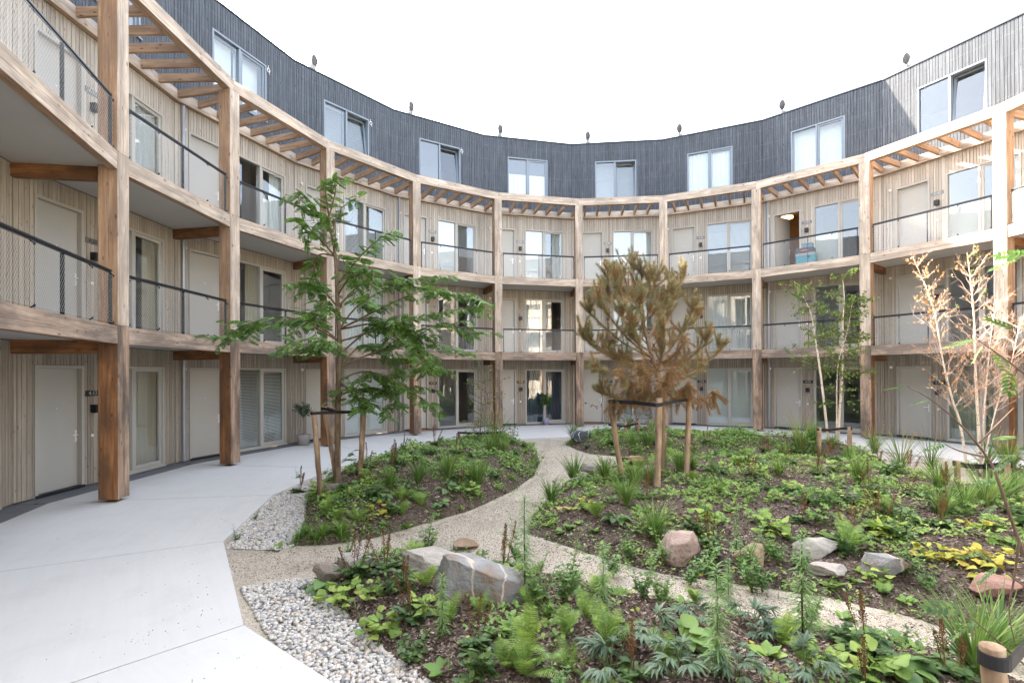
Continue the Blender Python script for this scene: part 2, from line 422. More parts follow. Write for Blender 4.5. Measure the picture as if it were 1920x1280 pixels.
# gallery windows: fixed light on the left, opening sash on the right
def frame_ring(mb,x0,x1,z0,z1,w,y0,y1,m=0,wb=None):
    wb=wb or w
    mb.box(x0,x0+w,y0,y1,z0,z1,m); mb.box(x1-w,x1,y0,y1,z0,z1,m); mb.box(x0+w,x1-w,y0,y1,z1-w,z1,m); mb.box(x0+w,x1-w,y0,y1,z0,z0+wb,m)
def win_meshes(x0,x1,xm,z0,z1,mat,top=False):
    out={}
    mb=MB(); y0,y1=AW-.014,AW+.15; frame_ring(mb,x0,x1,z0,z1,.05,y0,y1); mb.box(xm-.03,xm+.03,y0+.012,y1,z0+.05,z1-.05); mb.box(x0-.01,x1+.01,y0-.035,y0-.001,z0-.02,z0+.012)
    out['frame']=mb.mesh('window',mat)
    mb=MB(); frame_ring(mb,xm+.033,x1-.053,z0+.053,z1-.053,.062,AW+.022,AW+.085,0,.075); out['sash']=mb.mesh('sash',mat)
    mb=MB(); mb.box(x0+.045,xm-.025,AW+.05,AW+.056,z0+.045,z1-.045); out['pane']=mb.mesh('pane',M['glass'])
    mb=MB(); mb.box(xm+.09,x1-.11,AW+.045,AW+.051,z0+.12,z1-.11); out['spane']=mb.mesh('pane',M['glass'])
    return out
wins=[win_meshes(WX0,WX1,.625,z+.03,z+WH,M['frame_beige']) for z in Z]
twin=win_meshes(TX0,TX1,-.06,TZ0,TZ1,M['frame_slate'],True)
# what hangs behind the glass
def folds(x0,x1,z0,z1,mat,seed,y=AW+.125,pitch=.11):
    r=random.Random(seed); n=max(8,int((x1-x0)/.018)); mb=MB(); ph=r.uniform(0,6)
    top=[];bot=[]
    for i in range(n+1):
        x=x0+(x1-x0)*i/n; a=math.sin(x/pitch*6.28+ph)+.4*math.sin(x/pitch*3.1+ph*2)
        top.append((x,y+.012*a,z1)); bot.append((x+.01*math.sin(x*9+ph),y+.022*a,z0))
    mb.add(top+bot,[(i,i+1,n+2+i,n+1+i) for i in range(n)]); return mb.mesh('curtain',mat,True)
def slats(x0,x1,z0,z1,mat,y=AW+.115,p=.042):
    mb=MB(); z=z1
    while z>z0:
        mb.add([(x0,y-.018,z-.018),(x1,y-.018,z-.018),(x1,y+.012,z+.008),(x0,y+.012,z+.008)],[(0,1,2,3)]); z-=p
    mb.box(x0,x1,y-.02,y+.02,z1,z1+.03); return mb.mesh('blind',mat)
def roller(x0,x1,z0,z1,mat,y=AW+.105):
    mb=MB(); mb.box(x0,x1,y,y+.003,z0,z1); mb.tube([(x0,y+.02,z1),(x1,y+.02,z1)],.025,8); mb.box(x0,x1,y-.004,y+.007,z0-.02,z0); return mb.mesh('blind',mat)
LX0,LX1,SX0,SX1=WX0+.05,.6,.65,WX1-.05
def behind(win,what,z,seed):
    zb,zt=z+.06,z+WH-.05
    for a,kind in what:
        x0,x1=((LX0,LX1),(SX0,SX1),(LX0,SX1))['LRB'.index(a)]
        if kind=='blind': me=slats(x0,x1,zb,zt,M['blind'])
        elif kind=='halfblind': me=slats(x0,x1,z+1.0,zt,M['blind'])
        elif kind=='roller': me=roller(x0,x1,zb,zt,M['cloth_white'])
        elif kind=='halfroller': me=roller(x0,x1,z+1.15,zt,M['cloth_white'])
        elif kind=='low': me=roller(x0,x1,zb,z+1.25,M['cloth_white'])
        elif kind.startswith('side_'): me=folds(x0+(x1-x0)*.45,x1,zb,zt,M['cloth_'+kind[5:]],seed)
        else: me=folds(x0,x1,zb,zt,M['cloth_'+kind],seed)
        obj(me.name,me,win)
BEHIND={ # (bay,storey)
 (0,0):[('B','cream')],(1,0):[('B','blind')],(2,0):[('B','roller')],(3,0):[],(4,0):[('B','navy')],(5,0):[('B','blind')],(6,0):[('B','roller')],(7,0):[],(8,0):[('B','green')],
 (0,1):[('R','side_cream'),('L','white')],(1,1):[('L','side_cream')],(2,1):[('B','white')],(3,1):[('R','side_navy')],(4,1):[('L','white')],(5,1):[('B','blind')],(6,1):[('B','white')],(7,1):[],(8,1):[],
 (0,2):[('B','white')],(1,2):[('R','side_white')],(2,2):[('B','blind')],(3,2):[('L','roller'),('R','halfblind')],(4,2):[('L','roller'),('R','side_white')],(5,2):[('B','roller')],(6,2):[('B','blind')],(7,2):[('L','low')],(8,2):[('B','low')],
 (-1,0):[('B','white')],(-1,1):[('B','white')],(-1,2):[('B','white')]}
TOP={1:'roller',2:'slats',3:'none',4:'low',5:'slats',6:'sheer',7:'roller',8:'none',0:'roller'}
TILT={2,3,5,8}
NUM={}
for i in range(9):
    NUM[(i,2)]='4-%02d'%(50-i); NUM[(i,1)]='4-%02d'%(31-i); NUM[(i,0)]='4-%02d'%(12-i)
def text_mesh(body,size,mat):
    cu=bpy.data.curves.new('t','FONT'); cu.body=body; cu.size=size; cu.align_x='CENTER'; cu.align_y='CENTER'; cu.extrude=.001
    o=bpy.data.objects.new('t',cu); COL.objects.link(o); dg=bpy.context.evaluated_depsgraph_get()
    me=bpy.data.meshes.new_from_object(o.evaluated_get(dg)); bpy.data.objects.remove(o); me.name='number'
    me.transform(Matrix.Rotation(math.pi/2,4,'X')); me.materials.clear(); me.materials.append(mat); return me
mb=MB(); mb.box(-.165,.165,-.006,0,-.055,.055); plate_me={0:mb.mesh('number_plate',M['plate_black']),1:mb.mesh('number_plate',M['plate_grey'])}
mb=MB(); mb.box(-.055,.055,-.11,0,-.07,.07); mb.box(-.05,.05,-.105,-.005,-.085,-.0701); mb.box(-.02,.02,-.0,.002,-.05,.05); lamp_me=mb.mesh('wall_lamp',M['black_steel'])
mb=MB(); mb.tube([(0,0,0),(0,-.012,0)],.03,14); mb.tube([(0,-.012,0),(0,-.016,0)],.014,10); bell_me=mb.mesh('doorbell',M['steel'])
mb=MB()
for q in range(4): a0,a1=q*.4,(q+1)*.4; mb.tube([(0,-.05+.05*math.cos(a0)-.05,0),(0,-.05+.05*math.cos(a1)-.05,0)],[.045*math.sin(.5+q*.27),.045*math.sin(.5+(q+1)*.27)],10,cap=(q==3))
mb=MB(); mb.tube([(0,0,0),(0,-.02,0),(0,-.05,0),(0,-.07,0),(0,-.078,0)],[.03,.045,.045,.03,.008],12); alarm_me=mb.mesh('alarm_light',M['white_plastic'],True)
def pipe_mesh():
    mb=MB(); y=RW-.075
    mb.tube([(0,y,.02),(0,y,Z[1]-.26)],.045,12); mb.tube([(0,y,Z[1]-.02),(0,y,Z[2]-.26)],.045,12); mb.tube([(0,y,Z[2]-.02),(0,y,8.69)],.045,12)
    for z in (.7,1.7,3.7,4.7,6.6,7.6): mb.tube([(0,y,z),(0,y,z+.035)],.052,12); mb.box(-.012,.012,y+.04,RW-.004,z+.005,z+.03)
    return mb.mesh('downpipe',M['zinc'],False)
pipe_me=pipe_mesh()
def vent_mesh():
    mb=MB(); n=20; r=.112; e=Vector((-1.2,AW+.02,ZR+.34)); d=Vector((0,.60,-.80)); 
    def ring(c,shear,rr):
        x=Vector((1,0,0)); yv=d.cross(x).normalized(); out=[]
        for k in range(n):
            a=2*math.pi*k/n; p=c+x*(rr*math.cos(a))+yv*(rr*math.sin(a))
            if shear: p=p-d*((p.y-c.y)/d.y)
            out.append(p)
        return out
    R=[ring(e,True,r),ring(e+d*.2,False,r),ring(e+d*.2,False,r+.01),ring(e+d*.25,False,r+.01),ring(e+d*.25,False,r),ring(e+d*.75,False,r)]
    I=[ring(e,True,r-.004),ring(e+d*.16,False,r-.004)]
    for q,(Rs,m) in enumerate(((R,0),(I,1))):
        b=len(mb.v); mb.v+= [tuple(p) for ring_ in Rs for p in ring_]
        for i in range(len(Rs)-1):
            for k in range(n):
                k2=(k+1)%n; f=(b+i*n+k,b+i*n+k2,b+(i+1)*n+k2,b+(i+1)*n+k); mb.f.append(f if q else f[::-1]); mb.m.append(m)
        if q: mb.f.append(tuple(b+n+k for k in range(n))); mb.m.append(1)
    b=len(mb.v); 
    mb.box(-1.2-.16,-1.2+.16,AW+.28,AW+.60,ZR-.02,ZR+.05,0)
    return mb.mesh('roof_vent',[M['galv'],M['vent_inside']],False)
vent_me=vent_mesh()
def ring_mesh():
    mb=MB(); P=[(.045*math.cos(a),-.02,.055*math.sin(a)) for a in np.linspace(0,2*math.pi,17)]; mb.tube(P,.010,6,cap=False)
    mb.tube([(0,-.01,.14),(.0,-.012,.05)],.006,5); mb.tube([(.02,-.02,-.04),(.035,-.02,-.12)],.007,5); return mb.mesh('rope_loop',M['rope'],True)
rope_me=ring_mesh()
DETAIL={0,-1}
for i in BAYS:
    vis=-1<=i<=9
    o=bay_part('wall',wall_me,i); bay_part('roof_edge',coping_me,i); bay_part('roof',roof_me,i); bay_part('room_interior',room_me,i)
    for k in range(3):
        if i in DETAIL:                                   # the bays nearest the camera: every board by itself
            r=random.Random(900+i*10+k)
            for b in storey_boards(k,70+i*13+k*5):
                if i==-1 and b[0]<.55: continue
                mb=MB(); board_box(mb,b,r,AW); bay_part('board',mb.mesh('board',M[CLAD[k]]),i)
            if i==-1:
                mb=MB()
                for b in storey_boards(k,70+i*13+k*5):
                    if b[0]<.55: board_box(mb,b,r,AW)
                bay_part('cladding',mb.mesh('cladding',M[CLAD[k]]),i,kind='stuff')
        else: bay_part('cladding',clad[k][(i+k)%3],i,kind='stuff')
    bay_part('top_cladding',topclad[i%3],i,kind='stuff')
    for j in range(0 if i in OPEN else 2):
        bay_part('gallery_slab',slab[j],i); bay_part('gallery_beam',beam[j],i)
        h=bay_part('railing',rails[j]['handrail'],i)
        for x in (-RX,0,RX): obj('rail_post',rails[j]['baluster'],h,loc=(x,0,0))
        obj('rail_brackets',rails[j]['brackets'],h); q=obj('wire_net',rails[j]['net'],h)
    if i not in OPEN:
        bay_part('pergola_beam',topbeam_me,i); bay_part('pergola_ledger',ledger_me,i)
        for me in raft: bay_part('rafter',me,i)
    for k in range(3):
        d=bay_part('door',doors[k]['leaf'],i)
        if (i,k)==(7,2):                                  # the one door that stands open
            hinge=Vector((DX0+.06,AW+.1,0)); d.matrix_local=Matrix.Rotation(brot(i),4,'Z')@Matrix.Translation(hinge)@Matrix.Rotation(math.radians(72),4,'Z')@Matrix.Translation(-hinge)
            d['label']='open front door swung into the hallway'
        fr=obj('door_frame',doors[k]['frame'],B,brot(i)); obj('threshold',doors[k]['sill'],fr)
        if vis: obj('handle',doors[k]['handle'],d); obj('peephole',doors[k]['peep'],d)
        wn=bay_part('window',wins[k]['frame'],i)
        obj('sash',wins[k]['sash'],wn); obj('pane',wins[k]['pane'],wn); obj('pane',wins[k]['spane'],wn)
        behind(wn,BEHIND.get((i,k),[]),Z[k],i*7+k)
        if vis and (i,k) in NUM:
            p=bay_part('number_plate',plate_me[min(k,1)],i); p.matrix_local=Matrix.Rotation(brot(i),4,'Z')@Matrix.Translation((-.385,AW-.0005,Z[k]+1.77))
            t=obj('number',text_mesh(NUM[(i,k)],.105,M['digit_gold_reflect' if k==0 and i in (3,4) else 'digit_dark' if k==1 else 'digit_light']),p,loc=(0,-.0075,-.0))
            for nm,me,x,zz in (('wall_lamp',lamp_me,-.385,1.48),('doorbell',bell_me,-.40,.955),('alarm_light',alarm_me,-1.68,2.27)):
                if nm=='alarm_light' and i<1: continue
                p=bay_part(nm,me,i); p.matrix_local=Matrix.Rotation(brot(i),4,'Z')@Matrix.Translation((x,AW-.0005,Z[k]+zz))
    wn=bay_part('window',twin['frame'],i); sh=obj('sash',twin['sash'],wn); sp=obj('pane',twin['spane'],wn); obj('pane',twin['pane'],wn)
    if i in TILT:
        h=Vector((0,AW+.05,TZ0+.06)); T=Matrix.Translation(h)@Matrix.Rotation(math.radians(-7),4,'X')@Matrix.Translation(-h); sh.matrix_local=T; sp.matrix_local=T
    tk=TOP.get(i,'none'); tx=((TX0+.05,-.09),(-.03,TX1-.05))
    for a,b in tx:
        if tk=='roller': obj('blind',roller(a,b,TZ0+.06,TZ1-.04,M['cloth_white'],AW+.30),wn)
        elif tk=='slats': obj('blind',slats(a,b,TZ0+.06,TZ1-.04,M['blind'],AW+.30,.035),wn)
        elif tk=='low': obj('curtain',folds(a,b,TZ0+.06,TZ0+1.0,M['cloth_white'],i),wn)
        elif tk=='sheer': obj('curtain',folds(a,b,TZ0+.06,TZ1-.04,M['cloth_white'],i),wn)
    if i>=0: bay_part('roof_vent',vent_me,i)
    if i in (1,2,3):
        p=bay_part('rope_loop',rope_me,i); p.matrix_local=Matrix.Rotation(brot(i),4,'Z')@Matrix.Translation((TX1+.04,AW-.03,TZ1-.12))
    if i==3:
        p=bay_part('rope_loop',rope_me,i); p.matrix_local=Matrix.Rotation(brot(i),4,'Z')@Matrix.Translation((WX0+.06,AW-.02,Z[2]+WH+.02))
for i in range(-2,14):
    for me in seg: obj('post',me,B,vrot(i))
    obj('post_foot',foot_me,B,vrot(i)); obj('rafter',rraft_me,B,vrot(i))
    for me in brk: obj('bracket_beam',me,B,vrot(i))
    if i in (1,3,7): obj('downpipe',pipe_me,B,vrot(i)+math.radians(-.9))
# hallway lamp seen through the open door
mb=MB(); mb.tube([(-1.35,AW+1.1,Z[2]+2.44),(-1.35,AW+1.1,Z[2]+2.37)],.22,24); o=bay_part('hallway_lamp',mb.mesh('hallway_lamp',M['lamp_glow']),7)
# white board leaning behind the window of the second bay
mb=MB(); mb.prism([(.70,AW+.2),(1.22,AW+.2),(1.22,AW+.23),(.70,AW+.23)],Z[2]+.15,Z[2]+1.45); o=bay_part('white_board',mb.mesh('white_board',M['white_plastic']),1)

# ================================================================== GROUND
def concrete(name,col):
    t=NT(name); v=t.coords((1,1,1),True); 
    big=t.noise(v,.5,4,.6); streak=t.noise(t.coords((.6,14,1),True),1.0,4,.6); fine=t.noise(v,90,2)
    c=t.mix(t.ramp(big,[(.3,0.),(.7,1.)]),tuple(x*.94 for x in col),col)
    c=t.mix(t.math('MULTIPLY',t.ramp(streak,[(.35,0.),(.75,1.)]),.16),c,tuple(x*.72 for x in col))
    st_=t.noise(v,1.7,6,.7,.5); c=t.mix(t.ramp(st_,[(.50,0.),(.72,.22)]),c,tuple(x*.62 for x in col))
    sp=t.voro(v,7.0); sel=t.ramp(t.noise(v,1.1,2),[(.5,0.),(.62,1.)])
    c=t.mix(t.math('MULTIPLY',t.math('MULTIPLY',t.ramp(sp,[(.03,1.),(.06,0.)]),sel),.7),c,(.12,.10,.08))
    M[name]=t.fin(t.bsdf(c,.8,0,.3,t.math('ADD',fine,streak),.12,.003))
concrete('concrete',(.555,.55,.53))
concrete('paver',(.15,.155,.165))
def gravel(name,a,b,d,scale):
    t=NT(name); v=t.coords((1,1,1),False)
    cell=t.voro(v,scale,out='Color'); dist=t.voro(v,scale); sp=t.n('SeparateColor'); t.l(cell,sp.inputs[0])
    c=t.ramp(sp.outputs[0],[(0.,d),(.25,a),(.7,b),(1.,tuple(min(1,x*1.25) for x in b))])
    big=t.noise(v,1.3,5,.6); c=t.mix(t.ramp(big,[(.45,0.),(.75,.55)]),c,tuple(x*.6 for x in a))
    M[name]=t.fin(t.bsdf(c,.9,0,.2,t.math('SUBTRACT',1.0,dist),.6,.006))
gravel('fine_gravel',(.34,.295,.23),(.46,.41,.335),(.15,.12,.09),130)
gravel('pebble_bed',(.30,.28,.25),(.42,.40,.37),(.14,.13,.12),40)
gravel('mulch',(.075,.057,.045),(.12,.09,.07),(.03,.023,.018),70)
gravel('ground_soil',(.24,.21,.17),(.30,.27,.22),(.15,.13,.10),3)
mb=MB(); s=400
mb.add([(-s,-s,-.14),(s,-s,-.14),(s,s,-.14),(-s,s,-.14)],[(0,1,2,3)])
tag(obj('ground',mb.mesh('ground',M['ground_soil'])),kind='structure')
RIN={-4:8.2,-3:8.0,-2:7.86,-1:7.72,0:7.5,1:7.4,2:7.25,3:7.1,4:7.05,5:7.05,6:7.1,7:7.3,8:7.5,9:7.7,10:7.8,11:7.8,12:7.8,13:7.9,14:8.0,15:8.2}
def rp(r,ang): return (CX+r*math.sin(ang),CY+r*math.cos(ang))
CW=empty('concrete_walkway',(CX,CY,0)); tag(CW,kind='structure')
CO=10.86/math.cos(ST/2)
for i in range(-4,15):
    a0=PH+ST*i+.0008; a1=PH+ST*(i+1)-.0008
    q=[(RIN[i]*math.sin(a0),RIN[i]*math.cos(a0)),(RIN[i+1]*math.sin(a1),RIN[i+1]*math.cos(a1)),(CO*math.sin(a1),CO*math.cos(a1)),(CO*math.sin(a0),CO*math.cos(a0))]
    am=(a0+a1)/2; ca,sa=math.cos(am),math.sin(am)
    q=[(x*ca-y*sa,x*sa+y*ca) for x,y in q]      # to the slab's own frame
    mb=MB(); mb.prism(q[::-1],-.12,0.0); obj('slab',mb.mesh('slab',M['concrete']),CW,-am)
PV=empty('paving_strip',(CX,CY,0)); tag(PV,kind='structure')
pav=[]
for k in range(7):
    x0=-HW+.01+k*(2*HW-.02)/7; x1=x0+(2*HW-.02)/7-.006
    for y0,y1 in ((10.866,11.11),(11.116,AW+.02)):
        mb=MB(); f0=max(x0,-y0*TN+.006); f1=min(x1,y0*TN-.006); mb.box(f0,f1,y0,y1,-.1,-.004+random.uniform(-.002,.002)); pav.append(mb.mesh('paver',M['paver']))
for i in range(-2,10):
    for me in pav: obj('paver',me,PV,brot(i))
# ---- garden floor
BEDS = {
 'left':  ([(-3.87,9.9),(-3.75,8.9),(-3.45,8.1),(-3.1,7.2),(-2.84,6.3),(-2.37,6.35),(-1.9,6.6),(-1.31,7.25),(-.75,7.9),(-.09,9.2),(.35,10.6),(.56,12.2),(.53,13.9),(.2,15.4),(-.6,15.9),(-1.7,15.0),(-2.75,13.7),(-3.5,12.0)], .40, 1.3),
 'middle':([(.11,6.75),(.6,6.27),(1.1,5.72),(1.59,5.36),(2.31,5.08),(2.96,4.8),(3.43,4.43),(3.75,4.0),(4.6,3.3),(6.2,3.6),(7.8,5.2),(8.6,7.4),(8.3,9.4),(7.9,10.5),(7.0,11.6),(5.6,12.1),(4.2,12.2),(3.27,12.2),(2.6,11.9),(1.79,11.1),(1.3,10.5),(.97,10.0),(.67,8.9),(.25,7.7)], .40, 2.4),
 'far':   ([(1.5,15.4),(1.67,14.2),(1.98,13.4),(2.85,12.9),(4.2,13.0),(6.0,13.1),(7.4,12.5),(8.3,11.7),(9.0,12.3),(8.9,13.2),(7.8,14.8),(6.2,15.9),(4.0,16.5),(2.3,16.4)], .40, 1.2),
 'front': ([(-2.05,5.15),(-2.2,5.55),(-1.8,5.84),(-1.07,5.92),(-.06,5.5),(.95,4.97),(1.63,4.67),(2.19,4.32),(2.72,4.09),(3.15,3.82),(3.6,3.3),(3.7,2.7),(2.6,2.35),(1.2,2.4),(.1,2.95),(-.56,3.42),(-.97,3.8),(-1.23,4.1),(-1.66,4.6)], .22, .9),
 'right': ([(9.0,6.9),(9.1,8.6),(9.35,10.0),(9.75,10.9),(10.4,10.8),(10.55,9.0),(10.2,7.0),(9.6,6.2)], .22, .6),
}
BASEZ=-.05
def sdist(P,poly):
    """signed distance to a polygon, positive inside"""
    Q=np.array(poly); A=Q; B=np.roll(Q,-1,0)
    d=np.full(len(P),1e9); ins=np.zeros(len(P),bool)
    for a,b in zip(A,B):
        e=b-a; w=P-a
        t=np.clip((w@e)/(e@e),0,1)
        d=np.minimum(d,np.hypot(*(w-t[:,None]*e).T))
        c=((a[1]>P[:,1])!=(b[1]>P[:,1]))&(P[:,0]<(b[0]-a[0])*(P[:,1]-a[1])/(b[1]-a[1]+1e-12)+a[0])
        ins^=c
    return np.where(ins,d,-d)
def bedz(P,name):
    poly,H,w=BEDS[name]
    d=sdist(P,poly); s=np.clip(d/w,0,1)
    z=BASEZ+np.where(d>0,H*(1-(1-s)**2.2),d*.6)
    x,y=P.T
    z=z+np.clip(d*3,0,1)*(.02*np.sin(3.1*x+1.3*y)+.018*np.sin(5.3*y-2.1*x+1)+.012*np.sin(9*x+7*y))
    return z
def gz(x,y):
    P=np.array([[x,y]],float)
    return max([BASEZ]+[float(bedz(P,n)[0]) for n in BEDS])
def bed_of(x,y):
    P=np.array([[x,y]],float)
    return max(BEDS,key=lambda n:sdist(P,BEDS[n][0])[0])

n=19; ring_pts=[((RIN[i]+.02)*math.sin(PH+ST*i)+CX,(RIN[i]+.02)*math.cos(PH+ST*i)+CY) for i in range(-4,15)]
mb=MB(); mb.add([(x,y,BASEZ) for x,y in ring_pts],[tuple(range(n))[::-1]])
tag(obj('gravel_path',mb.mesh('gravel_path',M['fine_gravel'])),kind='structure')
for nm in BEDS:
    poly=np.array(BEDS[nm][0]); lo=poly.min(0)-.25; hi=poly.max(0)+.25; st=.06
    xs=np.arange(lo[0],hi[0],st); ys=np.arange(lo[1],hi[1],st); X,Y=np.meshgrid(xs,ys,indexing='ij'); P=np.stack([X.ravel(),Y.ravel()],1)
    zz=bedz(P,nm)+rng.normal(0,.004,len(P)); d=sdist(P,BEDS[nm][0])
    # ragged mulch edge
    V=np.column_stack([P,zz]); ny=len(ys); idx=np.arange(len(P)).reshape(len(xs),ny)
    Fq=np.stack([idx[:-1,:-1],idx[1:,:-1],idx[1:,1:],idx[:-1,1:]],-1).reshape(-1,4); keep=(d[Fq].max(1)>-.12); Fq=Fq[keep]
    me=bpy.data.meshes.new('planting_bed'); me.from_pydata(V.tolist(),[],Fq.tolist()); me.materials.append(M['mulch'])
    me.polygons.foreach_set('use_smooth',[True]*len(me.polygons)); me.update()
    tag(obj('planting_bed',me),kind='structure')
# ------------------------------------------------------------------ numpy instancing into single meshes
def np_mesh(name,V,Fc,mats,mi=None,smooth=False):
    me=bpy.data.meshes.new(name); V=np.asarray(V,np.float32); Fc=np.asarray(Fc,np.int32); m,k=Fc.shape
    me.vertices.add(len(V)); me.vertices.foreach_set('co',V.ravel()); me.loops.add(m*k); me.loops.foreach_set('vertex_index',Fc.ravel())
    me.polygons.add(m); me.polygons.foreach_set('loop_start',np.arange(0,m*k,k,dtype=np.int32))
    for t in (mats if isinstance(mats,(list,tuple)) else [mats]): me.materials.append(t)
    if mi is not None: me.polygons.foreach_set('material_index',np.asarray(mi,np.int32))
    if smooth: me.polygons.foreach_set('use_smooth',np.ones(m,bool))
    me.update(calc_edges=True); return me
def inst(tv,tf,R,T):
    n=len(T); V=np.einsum('nij,kj->nki',R,tv)+T[:,None,:]; k=len(tv)
    return V.reshape(-1,3),(tf[None]+(np.arange(n)*k)[:,None,None]).reshape(-1,tf.shape[1])
def norm(a): return a/np.maximum(np.linalg.norm(a,axis=-1,keepdims=True),1e-9)
def frames(d,upv=None,roll=None):
    """rotation matrices whose y axis is d and whose z axis lies close to upv"""
    d=norm(np.asarray(d,float)); u=np.broadcast_to(np.array([0,0,1.]) if upv is None else upv,d.shape)
    x=np.cross(d,u); bad=np.linalg.norm(x,axis=1)<1e-3; x[bad]=[1,0,0]; x=norm(x); z=np.cross(x,d)
    if roll is not None:
        c,s=np.cos(roll)[:,None],np.sin(roll)[:,None]; x,z=x*c+z*s,z*c-x*s
    return np.stack([x,d,z],2)
def rand_rot(n,r=rng):
    q=norm(r.normal(size=(n,4))); w_,x,y,z=q.T
    return np.stack([np.stack([1-2*(y*y+z*z),2*(x*y-z*w_),2*(x*z+y*w_)],1),np.stack([2*(x*y+z*w_),1-2*(x*x+z*z),2*(y*z-x*w_)],1),np.stack([2*(x*z-y*w_),2*(y*z+x*w_),1-2*(x*x+y*y)],1)],1)
def ico(sub=0):
    p=(1+5**.5)/2; V=[(-1,p,0),(1,p,0),(-1,-p,0),(1,-p,0),(0,-1,p),(0,1,p),(0,-1,-p),(0,1,-p),(p,0,-1),(p,0,1),(-p,0,-1),(-p,0,1)]
    Fc=[(0,11,5),(0,5,1),(0,1,7),(0,7,10),(0,10,11),(1,5,9),(5,11,4),(11,10,2),(10,7,6),(7,1,8),(3,9,4),(3,4,2),(3,2,6),(3,6,8),(3,8,9),(4,9,5),(2,4,11),(6,2,10),(8,6,7),(9,8,1)]
    V=[np.array(v)/np.linalg.norm(v) for v in V]
    for _ in range(sub):
        c={}; nf=[]
        def mid(a,b):
            k=(min(a,b),max(a,b))
            if k not in c: m=V[a]+V[b]; V.append(m/np.linalg.norm(m)); c[k]=len(V)-1
            return c[k]
        for a,b,d in Fc:
            x,y,z=mid(a,b),mid(b,d),mid(d,a); nf+=[(a,x,z),(b,y,x),(d,z,y),(x,y,z)]
        Fc=nf
    return np.array(V),np.array(Fc)
def scatter(poly,dens,r=rng):
    Q=np.array(poly); lo,hi=Q.min(0),Q.max(0); n=int(dens*np.prod(hi-lo)); P=r.uniform(lo,hi,(n,2)); return P[sdist(P,poly)>0]
def surf(P):
    z=np.full(len(P),BASEZ)
    for nm in BEDS: z=np.maximum(z,bedz(P,nm))
    return z
# ---- pebbles
def islmat(name,stops,rough=.75,spec=.35,noisy=None):
    t=NT(name); r=t.rnd(True); c=t.ramp(r,stops)
    if noisy: c=t.mix(t.math('MULTIPLY',t.noise(t.coords((1,1,1)),noisy,3),.5),c,tuple(x*.5 for x in stops[len(stops)//2][1]))
    M[name]=t.fin(t.bsdf(c,rough,0,spec)); return M[name]
islmat('pebble',[(0.,(.16,.165,.18)),(.12,(.30,.30,.32)),(.25,(.50,.48,.45)),(.42,(.58,.55,.50)),(.62,(.64,.61,.56)),(.72,(.45,.34,.24)),(.78,(.58,.50,.40)),(.9,(.40,.385,.375)),(1.,(.72,.70,.67))],.6,.4,60)
PEB={'left':[(-3.60,6.2),(-4.12,7.6),(-4.33,8.75),(-4.30,10.2),(-4.1,11.4),(-3.75,12.6),(-3.2,13.5),(-3.0,13.2),(-3.45,12.05),(-3.8,10.6),(-3.82,9.9),(-3.7,8.9),(-3.4,8.1),(-3.05,7.2),(-2.8,6.3),(-2.95,6.15)],
     'front':[(-2.80,5.05),(-2.35,5.28),(-2.0,5.22),(-1.6,4.6),(-1.18,4.1),(-.92,3.8),(-.5,3.42),(-.1,3.0),(-.55,2.72),(-1.35,3.42),(-2.12,4.2)],
     'right':[(8.9,13.0),(9.6,13.0),(10.1,12.4),(9.6,11.8),(8.8,12.2)]}
for nm,poly in PEB.items():
    dens=2300 if nm!='right' else 700
    P=scatter(poly,dens); n=len(P); tv,tf=ico(0); rad=rng.uniform(.010,.0235,n)*(1 if nm!='right' else 1.4)
    Sx=np.stack([rad*rng.uniform(1,1.5,n),rad*rng.uniform(.75,1.1,n),rad*rng.uniform(.5,.8,n)],1)
    tilt=rand_rot(n); ang=rng.uniform(0,6.28,n); R=np.zeros((n,3,3)); R[:,0,0]=np.cos(ang); R[:,0,1]=-np.sin(ang); R[:,1,0]=np.sin(ang); R[:,1,1]=np.cos(ang); R[:,2,2]=1
    lean=frames(np.column_stack([rng.normal(0,.35,n),np.ones(n),rng.normal(0,.35,n)])); R=np.einsum('nij,njk->nik',R,lean)*Sx[:,None,:]
    jit=tv[None]*(1+rng.uniform(-.14,.14,(n,len(tv),1)))
    d=np.clip(sdist(P,poly)/.12,0,1)
    T=np.column_stack([P,BASEZ+rad*.5+rng.uniform(0,.014,n)*d])
    V=np.einsum('nij,nkj->nki',R,jit)+T[:,None,:]; Fc=(tf[None]+(np.arange(n)*len(tv))[:,None,None]).reshape(-1,3)
    o=obj('pebbles',np_mesh('pebbles',V.reshape(-1,3),Fc,M['pebble'],smooth=True)); tag(o,'loose white and grey pebbles '+{'left':'between the walkway and the left bed','front':'between the walkway and the front bed','right':'beside the far right walkway edge'}[nm],'pebbles',kind='stuff')
    mb=MB(); mb.add([(x,y,BASEZ+.004) for x,y in poly],[tuple(range(len(poly)))[::-1]]); tag(obj('pebble_bed',mb.mesh('pebble_bed',M['pebble_bed'])),kind='structure')
